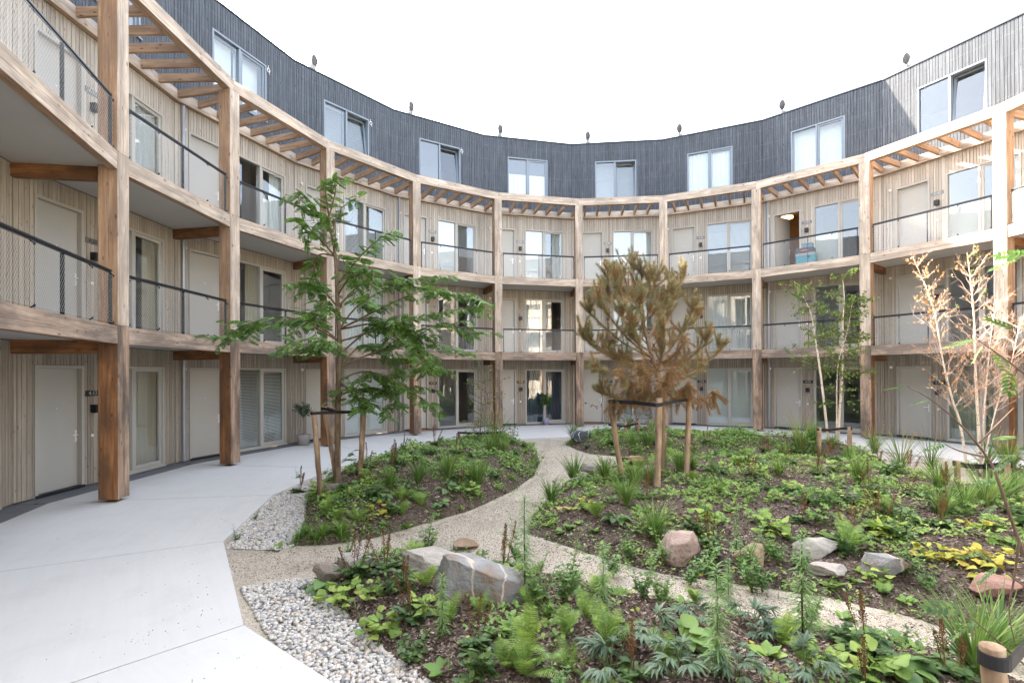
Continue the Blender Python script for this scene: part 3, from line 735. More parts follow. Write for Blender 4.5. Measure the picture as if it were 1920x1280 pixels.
# ---- bark chips on the beds, grains on the path
islmat('chip',[(0.,(.03,.021,.016)),(.35,(.08,.055,.041)),(.7,(.15,.108,.083)),(.88,(.26,.20,.16)),(1.,(.42,.35,.29))],.85,.2)
islmat('grain',[(0.,(.14,.115,.09)),(.3,(.29,.25,.195)),(.7,(.43,.385,.31)),(1.,(.58,.53,.45))],.85,.2)
for nm,dens in (('front',3600),('middle',1900),('left',1700),('far',320),('right',300)):
    P=scatter(BEDS[nm][0],dens)
    if nm=='middle': keep=(P[:,1]<6.6)|(rng.random(len(P))<np.where(P[:,1]<8.5,.6,.25)); P=P[keep]
    n=len(P); L=rng.uniform(.008,.024,n)*(1.25 if nm in('far','right') else 1); W=L*rng.uniform(.25,.55,n)
    ang=rng.uniform(0,6.28,n); d=np.column_stack([np.cos(ang),np.sin(ang),rng.normal(0,.35,n)]); R=frames(d,roll=rng.normal(0,.5,n))*np.stack([W,L,W*.4],1)[:,None,:]
    tv=np.array([(-1,-1,0),(1,-.8,0),(.8,1,0),(-.7,.9,0),(0,-.1,.9)]); tf=np.array([(0,1,4),(1,2,4),(2,3,4),(3,0,4)])
    V,Fc=inst(tv,tf,R,np.column_stack([P,surf(P)+rng.uniform(.0,.008,n)]))
    tag(obj('bark_mulch',np_mesh('bark_mulch',V,Fc,M['chip'])),'dark brown bark chips covering the '+nm+' planting bed','mulch',kind='stuff')
PATHP=[(-3.6,6.1),(-2.85,6.15),(-2.3,6.25),(-1.85,6.5),(-1.25,7.15),(-.7,7.8),(0,9.1),(.45,10.5),(.66,12),(.62,13.9),(1.0,16.5),(1.5,16.2),(1.45,15),(1.6,14),(1.9,13),(2.9,12.5),(1.75,11.3),(1.2,10.6),(.8,10),(.55,8.9),(.15,7.7),(0,6.75),(.6,6.15),(1.05,5.65),(2.3,4.95),(3.4,4.35),(3.7,3.9),(3.2,3.75),(2.2,4.3),(.95,5.0),(0,5.55),(-1.1,5.98),(-1.9,5.9),(-2.3,5.6),(-2.4,5.35),(-2.85,5.15)]
P=scatter(PATHP,1500); P=P[(P[:,1]<8.5)|(rng.random(len(P))<.4)]; n=len(P)
tv=np.array([(1,0,0),(-1,0,0),(0,1,0),(0,-1,0),(0,0,1),(0,0,-1.)]); tf=np.array([(0,2,4),(2,1,4),(1,3,4),(3,0,4),(2,0,5),(1,2,5),(3,1,5),(0,3,5)])
tv0,tf0=tv,tf; R=rand_rot(n)*rng.uniform(.003,.0085,(n,1,1)); V,Fc=inst(tv,tf,R,np.column_stack([P,np.full(n,BASEZ+.001)]))
tag(obj('path_grains',np_mesh('path_grains',V,Fc,M['grain'])),'fine beige gravel grains loose on the path','gravel',kind='stuff')
P=scatter(PATHP,800); P=P[np.minimum.reduce([np.abs(sdist(P,BEDS[b][0])) for b in ('left','middle','front')])<rng.exponential(.16,len(P))]; n=len(P)
L=rng.uniform(.008,.02,n); ang=rng.uniform(0,6.28,n); R=frames(np.column_stack([np.cos(ang),np.sin(ang),rng.normal(0,.2,n)]))*np.stack([L*.4,L,L*.2],1)[:,None,:]
V,Fc=inst(np.array([(-1,-1,0),(1,-.8,0),(.8,1,0),(-.7,.9,0),(0,-.1,.9)]),np.array([(0,1,4),(1,2,4),(2,3,4),(3,0,4)]),R,np.column_stack([P,np.full(n,BASEZ+.003)]))
tag(obj('stray_mulch',np_mesh('stray_mulch',V,Fc,M['chip'])),'stray bark chips scattered along the gravel path edges','mulch',kind='stuff')

gp=[]
for i in range(-3,3):
    n=45; a=PH+ST*(i+rng.random(n)); rr=(RIN[i]+rng.exponential(.22,n)+.03)*1.0/np.cos(0.0)+.0; gp.append(np.column_stack([CX+rr*np.sin(a),CY+rr*np.cos(a)]))
gp.append(np.column_stack([rng.normal(-3.0,.35,40),rng.normal(4.05,.16,40)])); gp.append(np.column_stack([rng.uniform(-7,-1.5,28),rng.uniform(3.4,9,28)]))
P=np.concatenate(gp); P=P[np.hypot(P[:,0]-CX,P[:,1]-CY)>7.78]; n=len(P); R=rand_rot(n)*rng.uniform(.002,.006,(n,1,1))*np.array([1.2,1,.7]); V,Fc=inst(tv0,tf0,R,np.column_stack([P,np.full(n,.003)]))
tag(obj('grit',np_mesh('grit',V,Fc,M['grain'])),'loose grit and small stones scattered on the concrete walkway','grit',kind='stuff')
# ================================================================== ROCKS
def rockmat(name,a,b,cc,vein=None):
    t=NT(name); v=t.coords((1,1,1)); n1=t.noise(v,3.5,6,.65,.6); n2=t.noise(v,14,5,.7)
    c=t.ramp(n1,[(.3,a),(.52,b),(.72,cc)]); c=t.mix(t.math('MULTIPLY',n2,.5),c,tuple(x*.55 for x in b))
    if vein:
        wv=t.n('TexWave',wave_type='BANDS'); wv.inputs['Scale'].default_value=1.1; wv.inputs['Distortion'].default_value=14; wv.inputs['Detail'].default_value=3; wv.inputs['Detail Scale'].default_value=1.3
        t.l(v,wv.inputs[0]); c=t.mix(t.ramp(wv.outputs['Fac'],[(.965,0.),(.99,.8)]),c,vein)
    M['rock_'+name]=t.fin(t.bsdf(c,.8,0,.3,t.math('ADD',n1,n2),.9,.03))
rockmat('grey',(.24,.14,.075),(.25,.25,.245),(.36,.35,.34),(.50,.43,.35)); rockmat('pale',(.29,.26,.22),(.40,.37,.325),(.48,.45,.40)); rockmat('brownish',(.20,.16,.13),(.30,.25,.21),(.36,.31,.27))
rockmat('brown',(.18,.11,.065),(.30,.21,.14),(.40,.30,.22)); rockmat('pink',(.27,.18,.14),(.38,.28,.235),(.46,.36,.31)); rockmat('pinkgrey',(.29,.24,.21),(.40,.36,.33),(.47,.43,.40))
rockmat('red',(.19,.10,.075),(.28,.16,.125),(.38,.30,.265)); rockmat('darkwhite',(.05,.055,.065),(.10,.11,.125),(.16,.17,.18),(.72,.72,.70))
PLANTS=[
('weed',0.24,[(-3.9,7.45),(-3.63,6.49),(-4.48,10.27),(-4.14,10.81)]),
('fern',0.24,[(0.99,3.35),(-0.31,4.13),(0.53,3.89)]),
('hosta',0.21,[(-1.95,5.03),(2.69,3.67),(2.47,3.23),(1.29,6.53),(-2.67,7.97),(-2.02,7.37),(-1.55,7.87),(-1.12,8.13),(-1.19,7.71),(3.97,7.31),(6.02,8.07),(5.62,6.99),(1.16,3.59)]),
('lobed',0.26,[(-1.65,4.69),(-1.32,4.59),(-1.11,4.09),(-0.79,4.23),(2.08,3.41),(2.28,3.21),(-2.91,7.83),(-2.46,8.41),(-0.86,9.01),(2.35,6.21),(5.9,9.15),(3.56,6.89),(4.54,7.29),(4.68,6.65),(5.56,6.41),(5.38,5.65),(3.5,4.91),(2.98,5.89),(-0.8,8.35),(4.12,5.57),(0.99,7.11),(8.18,12.37),(-3.33,8.45)]),
('yellow',0.22,[(4.13,5.07),(4.18,4.97),(4.39,5.03),(4.37,4.83),(5.22,5.67),(4.52,4.83),(-2.05,7.13),(-1.98,7.01),(1.02,7.37),(0.8,7.15),(4.44,5.03),(4.66,4.87)]),
('fern',0.34,[(-0.84,4.61),(-0.55,4.09),(-0.08,3.47),(0.11,4.21),(0.35,3.73),(0.05,3.57),(0.05,3.39),(0.35,3.37),(0.64,3.57),(-2.7,7.05),(-2.4,6.73),(-2.16,6.77),(-1.76,7.53),(-1.44,7.55),(-1.66,7.25),(3.58,5.39),(-2.29,6.53),(1.08,6.77)]),
('hellebore',0.25,[(0.95,3.57),(0.61,3.31),(1.01,3.19),(1.37,3.15),(1.79,3.83),(1.38,3.93),(1.83,3.79),(1.82,3.17)]),
('astilbe',0.42,[(-1.63,4.99),(-1.05,4.59),(-0.88,4.15),(-0.3,3.73),(0.76,3.27),(2.44,3.51),(2.78,3.25),(2.84,3.23),(2.19,5.71),(5.48,7.05),(5.91,6.85),(5.06,8.45),(3.71,7.99),(3.44,6.09),(3.76,5.65),(4.13,5.71),(4.8,5.71),(-2.85,9.09),(-2.79,9.37),(-2.58,10.55),(-1.36,11.17),(-3.97,9.11),(-2.03,12.35),(5.13,13.53),(6.44,13.11),(7.27,12.73),(5.22,9.59),(8.06,12.19)]),
('clump',0.24,[(-0.82,3.75),(-0.24,3.43),(-1.11,4.53),(2.36,3.37),(4.79,6.25),(2.12,5.47),(3.0,5.27),(-1.59,4.97),(3.83,6.65),(4.56,9.29),(7.1,12.79),(4.61,5.77),(4.16,5.43),(3.49,5.37),(-1.02,8.71),(-2.39,9.79),(-2.0,9.91),(-1.51,10.15),(-2.13,7.41),(-2.5,7.13)]),
('geranium',0.26,[(4.55,9.65),(3.86,6.71),(5.47,13.13),(3.93,10.23),(5.98,13.67),(5.64,14.27),(4.73,13.43),(6.82,13.31),(7.1,13.05),(7.57,12.67),(3.52,10.63),(-2.46,11.05),(-1.97,10.91),(-1.24,9.77),(-0.77,10.49),(-2.32,8.73),(-0.99,9.33),(-0.27,10.39),(-0.1,10.27),(2.21,8.61),(2.11,8.99),(2.12,7.11),(3.05,7.95),(3.19,6.97),(3.49,8.17),(5.77,6.95),(1.34,8.95),(3.69,5.97),(2.92,6.09)]),
('grass',0.55,[(0.55,8.15),(1.08,9.39),(1.57,8.99),(1.52,6.97),(1.65,5.99),(2.89,8.87),(4.49,8.59),(5.29,7.75),(-2.01,7.93),(-1.64,8.35),(-1.2,8.73),(-0.59,11.29),(-0.29,11.37),(-0.69,8.75),(3.0,3.29),(3.57,3.73),(6.1,6.51),(6.89,7.11),(7.4,7.43),(9.81,13.73),(7.91,12.57),(3.25,9.23),(3.05,13.25),(3.48,13.27),(3.76,13.29),(1.72,15.23),(5.61,6.27)]),
('tallgrass',0.95,[(9.5,13.29),(7.26,12.83),(9.78,10.43),(9.68,9.87),(8.51,11.09),(-0.49,11.69),(9.15,11.07)]),
('softgrass',0.22,[(-2.8,6.41),(-2.59,6.41),(-2.73,6.49),(-2.51,6.47),(0.21,12.41),(0.38,11.63),(1.54,7.61),(-0.1,9.71),(-2.27,6.47)]),
('horseweed',0.75,[(0.69,4.05),(1.26,3.17),(2.18,3.83),(0.07,4.51)]),
('weed',0.50,[(1.07,4.29),(2.3,4.91),(1.72,5.05),(0.03,5.65),(1.63,5.49),(1.28,5.71),(2.51,4.29),(2.41,4.93),(1.02,5.33),(1.96,5.27),(2.36,5.23),(-1.1,6.07),(0.4,4.21),(0.2,4.27),(1.21,4.21),(4.05,6.45),(3.84,6.27),(1.94,4.81),(3.8,4.89),(3.82,4.67),(2.78,5.33)]),
('seedling',0.14,[(0.54,7.23),(0.67,6.65),(0.86,6.75),(0.99,6.43),(0.56,6.57),(0.44,6.85),(2.56,5.13),(3.29,4.91),(3.47,4.73),(3.55,4.57),(3.08,4.91),(-0.04,3.83),(-0.17,3.81),(-0.53,3.53),(1.39,3.65),(1.7,3.41),(2.85,4.39),(1.79,6.21),(1.64,6.67),(-1.19,7.47),(-0.91,7.81),(-1.83,6.89),(-1.57,7.01),(-0.63,8.47),(2.8,6.57),(3.13,5.77),(3.57,5.69),(4.44,5.49),(-3.39,6.49),(-2.97,6.19),(1.14,7.63),(1.78,8.35),(2.06,14.77),(2.54,13.17),(3.6,12.97)]),
]
ROCKS=[
((-0.37,4.45),(0.78,0.42,0.5),'grey','grey wedge boulder with rusty end and pale veins in the front bed'),
((-0.88,5.01),(0.62,0.5,0.3),'pale','flat pale boulder lying behind the veined wedge boulder'),
((-1.95,5.17),(0.3,0.24,0.22),'brownish','rounded grey-brown boulder at the pebble corner of the front bed'),
((-1.67,5.13),(0.42,0.3,0.24),'pale','low pale boulder between the rounded boulder and the rust-brown flower spikes'),
((-0.67,6.21),(0.32,0.25,0.14),'brown','small reddish-brown stone behind the big wedge boulder'),
((1.81,5.59),(0.42,0.34,0.4),'pink','pinkish brown split boulder below the dying pine'),
((2.5,5.37),(0.36,0.3,0.28),'brown','ochre brown boulder right of the pinkish split boulder'),
((3.27,5.51),(0.46,0.34,0.22),'pale','pale grey slab-topped boulder in the middle bed'),
((3.17,5.07),(0.38,0.24,0.13),'pinkgrey','thin flat slab stone in front of the pale slab-topped boulder'),
((3.65,4.99),(0.42,0.34,0.28),'grey','grey boulder with rusty cavities in the middle bed'),
((4.23,4.45),(0.34,0.28,0.18),'red','reddish boulder behind the iris-like grass at the right edge'),
((1.22,9.25),(0.42,0.34,0.28),'pinkgrey','brown-grey boulder at the path fork beside the grass tuft'),
((1.51,9.91),(0.55,0.4,0.3),'grey','bluish grey boulder behind the brown one at the path fork'),
((2.44,10.37),(0.6,0.4,0.22),'brown','low brown boulder behind the leaning pine stake'),
((1.91,14.79),(0.75,0.5,0.38),'darkwhite','dark boulder with white veins by the far walkway'),
((-3.0,8.19),(0.34,0.22,0.16),'grey','grey weathered stone at the foot of the staked green tree'),
]

def rock(loc,dim,tone,label,seed,rot=None,wedge=False):
    r=np.random.default_rng(seed); V,Fc=ico(4); V=V*1.25
    if wedge:
        V=V*1.35
        for _ in range(4):
            for nn,dd in (((-.93,-.30,.12),.80),((.50,-.06,.86),.52),((-.10,-.98,.16),.72),((1,-.1,.1),1.05),((0,1,.12),.7),((.62,-.75,.25),.86),((-.5,.75,.4),.8)):
                nrm=norm(np.array(nn)); ex=np.maximum(0,V@nrm-dd); V=V-ex[:,None]*nrm
    for k in range(0 if wedge else 12):
        nrm=norm(r.normal(size=3)*np.array([1,1,.8])); dd=r.uniform(.60,.92); ex=np.maximum(0,V@nrm-dd); V=V-ex[:,None]*nrm*.97
    V=V-np.maximum(0,V[:,2:]-.8)*np.array([[0,0,.95]])
    for fq,am in ((3,.025),(7,.018),(17,.012),(37,.006)):
        ph=r.uniform(0,6,3); V=V*(1+am*(np.sin(V[:,0]*fq+ph[0])*np.sin(V[:,1]*fq+ph[1])+np.sin(V[:,2]*fq*1.3+ph[2])*.6))[:,None]
    V=V*np.array(dim)*.5
    V[:,2]+=dim[2]*.26
    o=obj('boulder',np_mesh('boulder',V,Fc,M['rock_'+tone]),loc=(loc[0],loc[1],gz(*loc)),rot=r.uniform(-.5,.5) if rot is None else rot)
    tag(o,label,'boulder','boulders in the garden beds')
for k,(p,dim,tone,label) in enumerate(ROCKS): rock(p,dim,tone,label,500+k,rot=(-.05 if k==0 else None),wedge=(k==0))

# ================================================================== PLANTS
def leafmat(name,a,b,cc=None,tr=.3,rough=.5,spec=.35):
    t=NT(name); r=t.rnd(True); ob=t.rnd(False)
    c=t.ramp(r,[(0.,a),(.6,b)]+([(1.,cc)] if cc else [(1.,b)]))
    c=t.mix(1.0,c,t.ramp(ob,[(0.,(.82,.85,.8)),(.5,(1.,1.,1.)),(1.,(1.14,1.06,.95))]),'MULTIPLY')
    v=t.coords((1,1,1)); c=t.mix(t.math('MULTIPLY',t.noise(v,25,3),.35),c,tuple(x*.55 for x in a))
    d=t.bsdf(c,rough,0,spec); q=t.n('BsdfTranslucent'); t.l(c,q.inputs[0]); m=t.n('MixShader'); m.inputs[0].default_value=tr
    t.l(d.outputs[0],m.inputs[1]); t.l(q.outputs[0],m.inputs[2]); M[name]=t.fin(m); return M[name]
leafmat('lf_hosta',(0.086,0.176,0.058),(0.143,0.260,0.085),(0.215,0.338,0.091))
leafmat('lf_lobed',(0.176,0.291,0.056),(0.270,0.403,0.084),(0.423,0.493,0.112))
leafmat('lf_yellow',(.36,.38,.06),(.52,.46,.08),(.60,.42,.10))
leafmat('lf_fern',(0.143,0.260,0.052),(0.243,0.390,0.072),(0.372,0.481,0.104))
leafmat('lf_helle',(0.055,0.105,0.055),(0.094,0.154,0.088),(0.143,0.209,0.121),.15,.45)
leafmat('lf_dark',(0.064,0.128,0.041),(0.106,0.189,0.061),(0.170,0.257,0.081))
leafmat('lf_geran',(0.137,0.260,0.058),(0.218,0.364,0.078),(0.328,0.468,0.117))
leafmat('lf_grass',(0.082,0.169,0.039),(0.164,0.286,0.058),(0.300,0.390,0.117),.3,.5)
leafmat('lf_soft',(0.108,0.228,0.042),(0.180,0.336,0.060),(0.264,0.408,0.096))
leafmat('lf_weed',(0.115,0.230,0.069),(0.184,0.322,0.098),(0.276,0.414,0.138))
leafmat('lf_robinia',(0.082,0.176,0.036),(0.137,0.260,0.055),(0.246,0.390,0.085),.4,.45)
leafmat('lf_birch',(0.084,0.156,0.036),(0.144,0.228,0.054),(0.312,0.336,0.084),.35)
leafmat('lf_orange',(.50,.20,.07),(.62,.30,.11),(.55,.38,.12),.3)
leafmat('lf_rowan',(.05,.12,.03),(.09,.18,.045),(.22,.30,.06),.35)
leafmat('lf_olive',(.09,.13,.075),(.14,.18,.11),(.20,.23,.16),.15)
leafmat('lf_red',(.12,.045,.04),(.18,.07,.055),(.22,.12,.06),.2)
leafmat('needle_green',(.15,.19,.08),(.21,.245,.115),(.28,.295,.15),.2)
leafmat('needle_tan',(.36,.28,.14),(.46,.35,.19),(.52,.39,.22),.25)
leafmat('needle_brown',(.32,.18,.08),(.42,.25,.12),(.48,.30,.15),.25)
leafmat('plume',(.13,.065,.03),(.20,.105,.045),(.27,.15,.065),.1,.9)
leafmat('stem_green',(.11,.17,.05),(.16,.22,.07),None,.1)
def bark(name,a,b,sc=30,bands=None):
    t=NT(name); v=t.coords((1,1,.22)); n=t.noise(v,sc,5,.65); c=t.ramp(n,[(.35,a),(.65,b)])
    if bands:
        q=t.noise(t.coords((.6,.6,7)),4.,3,.6); c=t.mix(t.ramp(q,[(.60,0.),(.66,.9)]),c,bands)
    M[name]=t.fin(t.bsdf(c,.85,0,.2,n,.5,.004))
bark('bark_brown',(.09,.06,.04),(.20,.15,.10)); bark('bark_twig',(.10,.065,.045),(.16,.11,.08)); bark('bark_birch',(.50,.42,.33),(.66,.58,.48),12,(.06,.05,.045))
bark('bark_pale',(.50,.36,.29),(.64,.50,.42),20); bark('bark_pine',(.16,.11,.075),(.28,.19,.12)); bark('bark_grey',(.15,.13,.11),(.26,.23,.20))
class PB:
    """plant builder: everything is triangles, one mesh with several materials"""
    def __init__(s): s.V=[]; s.F=[]; s.M=[]; s.mats=[]; s.n=0
    def mid(s,mat):
        if mat not in s.mats: s.mats.append(mat)
        return s.mats.index(mat)
    def add(s,V,Fc,mat):
        V=np.asarray(V,float); Fc=np.asarray(Fc); s.V.append(V); s.F.append(Fc+s.n); s.M.append(np.full(len(Fc),s.mid(mat))); s.n+=len(V)
    def inst(s,tpl,R,T,mat):
        if len(T): s.add(*inst(tpl[0],tpl[1],np.asarray(R),np.asarray(T)),mat)
    def tube(s,path,rad,mat,n=5):
        P=np.asarray(path,float); k=len(P); rad=np.broadcast_to(np.asarray(rad,float),(k,)); d=norm(np.gradient(P,axis=0))
        upv=np.array([0,0,1.]) if abs(d[0,2])<.9 else np.array([1.,0,0]); x=norm(np.cross(d,upv)); y=np.cross(d,x); a=np.arange(n)*2*np.pi/n
        V=(P[:,None]+rad[:,None,None]*(x[:,None]*np.cos(a)[None,:,None]+y[:,None]*np.sin(a)[None,:,None])).reshape(-1,3)
        i=np.arange(k-1)[:,None]*n; j=np.arange(n)[None]; j2=(j+1)%n
        q=np.stack([i+j,i+j2,i+n+j2,i+n+j],-1).reshape(-1,4); Fc=np.concatenate([q[:,[0,1,2]],q[:,[0,2,3]]])
        s.add(V,Fc,mat)
    def mesh(s,name,smooth=False): return np_mesh(name,np.concatenate(s.V),np.concatenate(s.F),[M[m] for m in s.mats],np.concatenate(s.M),smooth)
    def part(s,name,only):
        """a mesh with only the faces of the given materials"""
        ids=[s.mats.index(m) for m in only if m in s.mats]; F_=np.concatenate(s.F); M_=np.concatenate(s.M); k=np.isin(M_,ids)
        if not k.any(): return None
        F_=F_[k]; M_=M_[k]; u,inv=np.unique(F_,return_inverse=True); V=np.concatenate(s.V)[u]; remap={m:i for i,m in enumerate(ids)}
        return np_mesh(name,V,inv.reshape(-1,3),[M[s.mats[i]] for i in ids],[remap[m] for m in M_],True)
def strip(n,wf,droop=0.,fold=.15,curl=0.):
    """leaf of length 1 along +y: midrib and two edges"""
    V=[];Fc=[]
    for i in range(n+1):
        u=i/n; wd=wf(u); z=-droop*u*u
        V+=[(-wd,u,z+fold*wd),(0,u,z),(wd,u,z+fold*wd)]
    for i in range(n):
        a=i*3; b=a+3; Fc+=[(a,a+1,b+1),(a,b+1,b),(a+1,a+2,b+2),(a+1,b+2,b+1)]
    return np.array(V,float),np.array(Fc)
T_OVAL=strip(3,lambda u:.30*math.sin(math.pi*min(1,u*.92+.06))**.8,.12,.2)
T_DIA=(np.array([(0,0,0),(-.28,.45,.05),(.28,.45,.05),(0,1,-.05)]),np.array([(0,2,1),(1,2,3)]))
T_NARROW=strip(4,lambda u:.11*math.sin(math.pi*min(1,u*.9+.08)),.45,.25)
T_BLADE=strip(5,lambda u:.022*(1-u**1.6)+.002,.45,.3)
T_HOSTA=strip(6,lambda u:(.40*math.sin(math.pi*min(1,u**.75*.97+.03))**.75),.35,.25)
def lobed_tpl(k,dep,tooth=.05,seed=0):
    r=random.Random(seed); n=44; V=[(0,0,0)];Fc=[]
    for i in range(n+1):
        a=-math.pi*.92+2*math.pi*.92*i/n
        rad=.5*(1-dep*(.5-.5*math.cos(k*a*1.0+math.pi*(k%2==0))))*(1+tooth*math.sin(a*19))*(1-.12*abs(a)/math.pi)
        V.append((rad*math.sin(a),.30+rad*math.cos(a),.10*math.cos(2*a)-.20*rad*rad*2))
    V[0]=(0,.26,.04)
    for i in range(1,n+1): Fc.append((0,i+1,i))
    return np.array(V,float),np.array(Fc)
T_LOBED=lobed_tpl(5,.13,.03); T_GERAN=lobed_tpl(7,.55,.10)
def pinnate(npair,lw,ll,terminal=True,droop=.25,spread=.95):
    """compound leaf of length 1 along +y, made of oval leaflets"""
    V=[];Fc=[]; b=0; tv,tf=T_DIA if False else strip(2,lambda u:.34*math.sin(math.pi*min(1,u*.86+.1)),.1,.15)
    for i in range(npair):
        u=.14+.82*i/max(1,npair-1); sc=ll*(1-.35*abs(u-.5))
        for sd in (-1,1):
            a=sd*spread; c,s_=math.cos(a),math.sin(a); q=tv*np.array([lw/ll*sc/.34*.5,sc,sc]); x=q[:,0]*c+q[:,1]*s_; y=-q[:,0]*s_+q[:,1]*c
            V.append(np.column_stack([x,y+u,q[:,2]-droop*u*u-.10*np.abs(x)])); Fc.append(tf+b); b+=len(tv)
    if terminal:
        q=tv*np.array([lw/ll*ll/.34*.5,ll,ll]); V.append(q+np.array([0,.97,-droop])); Fc.append(tf+b); b+=len(tv)
    r=np.array([(-.006,0,0),(.006,0,0),(.005,.5,-droop*.25),(-.005,.5,-droop*.25),(0,1,-droop)]); V.append(r); Fc.append(np.array([(0,1,2),(0,2,3),(3,2,4)])+b)
    return np.concatenate(V),np.concatenate(Fc)
T_ROB=pinnate(7,.20,.30); T_ROWAN=pinnate(6,.17,.36,True,.2,1.0)
def radial(n,r,tilt0,tilt1):
    a=np.sort(r.uniform(0,2*np.pi,n))+r.normal(0,.2,n); t=r.uniform(tilt0,tilt1,n); return np.column_stack([np.cos(a)*np.cos(t),np.sin(a)*np.cos(t),np.sin(t)])
def arc(p,d,L,drop,k=5):
    u=np.linspace(0,1,k)[:,None]; return p+d*L*u+np.array([0,0,-1.])*drop*L*u*u
def P_hosta(r):
    b=PB(); n=14
    for d in radial(n,r,.55,1.25):
        h=r.uniform(.35,.75); pa=arc(np.zeros(3),d,h,.15); b.tube(pa,.012,'lf_hosta',4); dd=norm(d*np.array([1,1,.25])+np.array([0,0,-.1])); s=r.uniform(.45,.75)
        b.inst(T_HOSTA,frames(dd[None],roll=r.normal(0,.25,1))*s,pa[-1:]-dd*0.05,'lf_hosta')
    return b
def P_leafy(mat,tpl,n,smin,smax,r,spread=(.35,1.3),hh=(.25,.85)):
    b=PB()
    for d in radial(n,r,*spread):
        h=r.uniform(*hh); pa=arc(np.zeros(3),d,h,.12); b.tube(pa,.008,'stem_green',3); dd=norm(d*np.array([1,1,.3])+np.array([0,0,-.12])+r.normal(0,.15,3)); s=r.uniform(smin,smax)
        b.inst(tpl,frames(dd[None],roll=r.normal(0,.3,1))*s,pa[-1:]-dd*.1*s,mat)
    return b
def P_fern(r):
    b=PB(); tv,tf=strip(2,lambda u:.060*(1-u**1.5)+.005,.15,.0)
    for d in radial(12,r,.80,1.38):
        L=r.uniform(.85,1.3); pa=arc(np.zeros(3),d,L,r.uniform(.3,.6),22); b.tube(pa[::3],np.linspace(.010,.003,8),'stem_green',3)
        tg=norm(np.gradient(pa,axis=0)); side=norm(np.cross(tg,[0,0,1.])); k=np.arange(2,22); u=k/21.; ln=.17*np.sin(np.pi*np.clip(u*.86+.12,0,1))**.9*L
        for sg in (-1,1):
            dd=side[k]*sg+tg[k]*.35; b.inst((tv,tf),frames(dd,np.cross(side,tg)[k])*np.stack([ln*1.0,ln,ln],1)[:,None,:],pa[k],'lf_fern')
    return b
def P_helle(r):
    b=PB()
    for d in radial(15,r,.6,1.45):
        h=r.uniform(.45,.95); pa=arc(np.zeros(3),d,h,.05); b.tube(pa,.010,'stem_green',4); ax=norm(d*np.array([1,1,.4])); n=8; a=np.linspace(-1.5,1.5,n)+r.normal(0,.08,n)
        sd=norm(np.cross(ax,[0,0,1.])); dd=ax[None]*np.cos(a)[:,None]+sd[None]*np.sin(a)[:,None]+np.array([0,0,-.15]); s=r.uniform(.30,.46)*(1-.25*np.abs(a)/1.5)
        b.inst(T_NARROW,frames(dd)*s[:,None,None],np.repeat(pa[-1:],n,0),'lf_helle')
    return b
def P_clump(r,mat='lf_dark'):
    b=PB(); n=14
    for d in radial(n,r,.3,1.4):
        h=r.uniform(.35,.95); pa=arc(np.zeros(3),d,h,.15,7); b.tube(pa[::2],.007,'stem_green',3)
        k=r.integers(2,7,9); ang=r.uniform(0,6.28,9); dd=np.column_stack([np.cos(ang),np.sin(ang),r.uniform(-.3,.4,9)])+d*.5
        b.inst(T_OVAL,frames(dd,roll=r.normal(0,.4,9))*r.uniform(.20,.34,9)[:,None,None],pa[k],mat)
    return b
def P_astilbe(r):
    b=P_clump(r,'lf_dark'); b2=PB(); 
    for V,Fc,mi in zip(b.V,b.F,b.M): pass
    for i in range(len(b.V)): b.V[i]=b.V[i]*np.array([.62,.62,.38])
    for q in range(r.integers(3,6)):
        x,y=r.normal(0,.10,2); h=r.uniform(.75,1.1); top=np.array([x*2.2,y*2.2,h]); base=np.array([x*.4,y*.4,.05]); b.tube([base,base*.5+top*.5,top],[.010,.009,.004],'plume',4)
        n=170; u=r.uniform(.36,1,n)**.85; p=base+(top-base)*u[:,None]; a=r.uniform(0,6.28,n); rad=(.085*(1.04-u)*1.5+.012)*r.uniform(.2,1,n)
        off=np.column_stack([np.cos(a)*rad,np.sin(a)*rad,rad*.9]); dd=off+np.array([0,0,.02])
        b.inst(T_DIA,frames(dd,roll=r.uniform(0,3,n))*r.uniform(.020,.042,n)[:,None,None],p+off*.75,'plume')
    return b
def P_grass(r,n=130,lean=.24,mat='lf_grass',w=1.,seed=False):
    b=PB(); a=r.uniform(0,6.28,n); t=np.abs(r.normal(0,lean,n)); d=np.column_stack([np.cos(a)*np.sin(t),np.sin(a)*np.sin(t),np.cos(t)]); L=r.uniform(.45,1.1,n)
    out=np.column_stack([np.cos(a),np.sin(a),np.zeros(n)]); p=out*r.uniform(0,.07,n)[:,None]
    R=frames(d,-out*-1.)  # blade bends outwards
    R=frames(d,out*-1.); R=R*np.stack([L*w*r.uniform(.5,1,n),L,L*r.uniform(.3,1.3,n)],1)[:,None,:]
    b.inst(T_BLADE,R,p,mat)
    if seed:
        for q in range(9):
            a_=r.uniform(0,6.28); d_=np.array([math.cos(a_)*.25,math.sin(a_)*.25,1]); pa=arc(np.zeros(3),d_,r.uniform(1,1.4),.12,6); b.tube(pa,.0035,'needle_tan',3); k=24; u=r.uniform(.75,1,k); pp=pa[0]+d_*0; pp=np.array([np.interp(u,np.linspace(0,1,6),pa[:,j]) for j in range(3)]).T
            b.inst(T_DIA,frames(r.normal(0,.4,(k,3))+np.array([0,0,1.]))*.025,pp,'needle_tan')
    return b
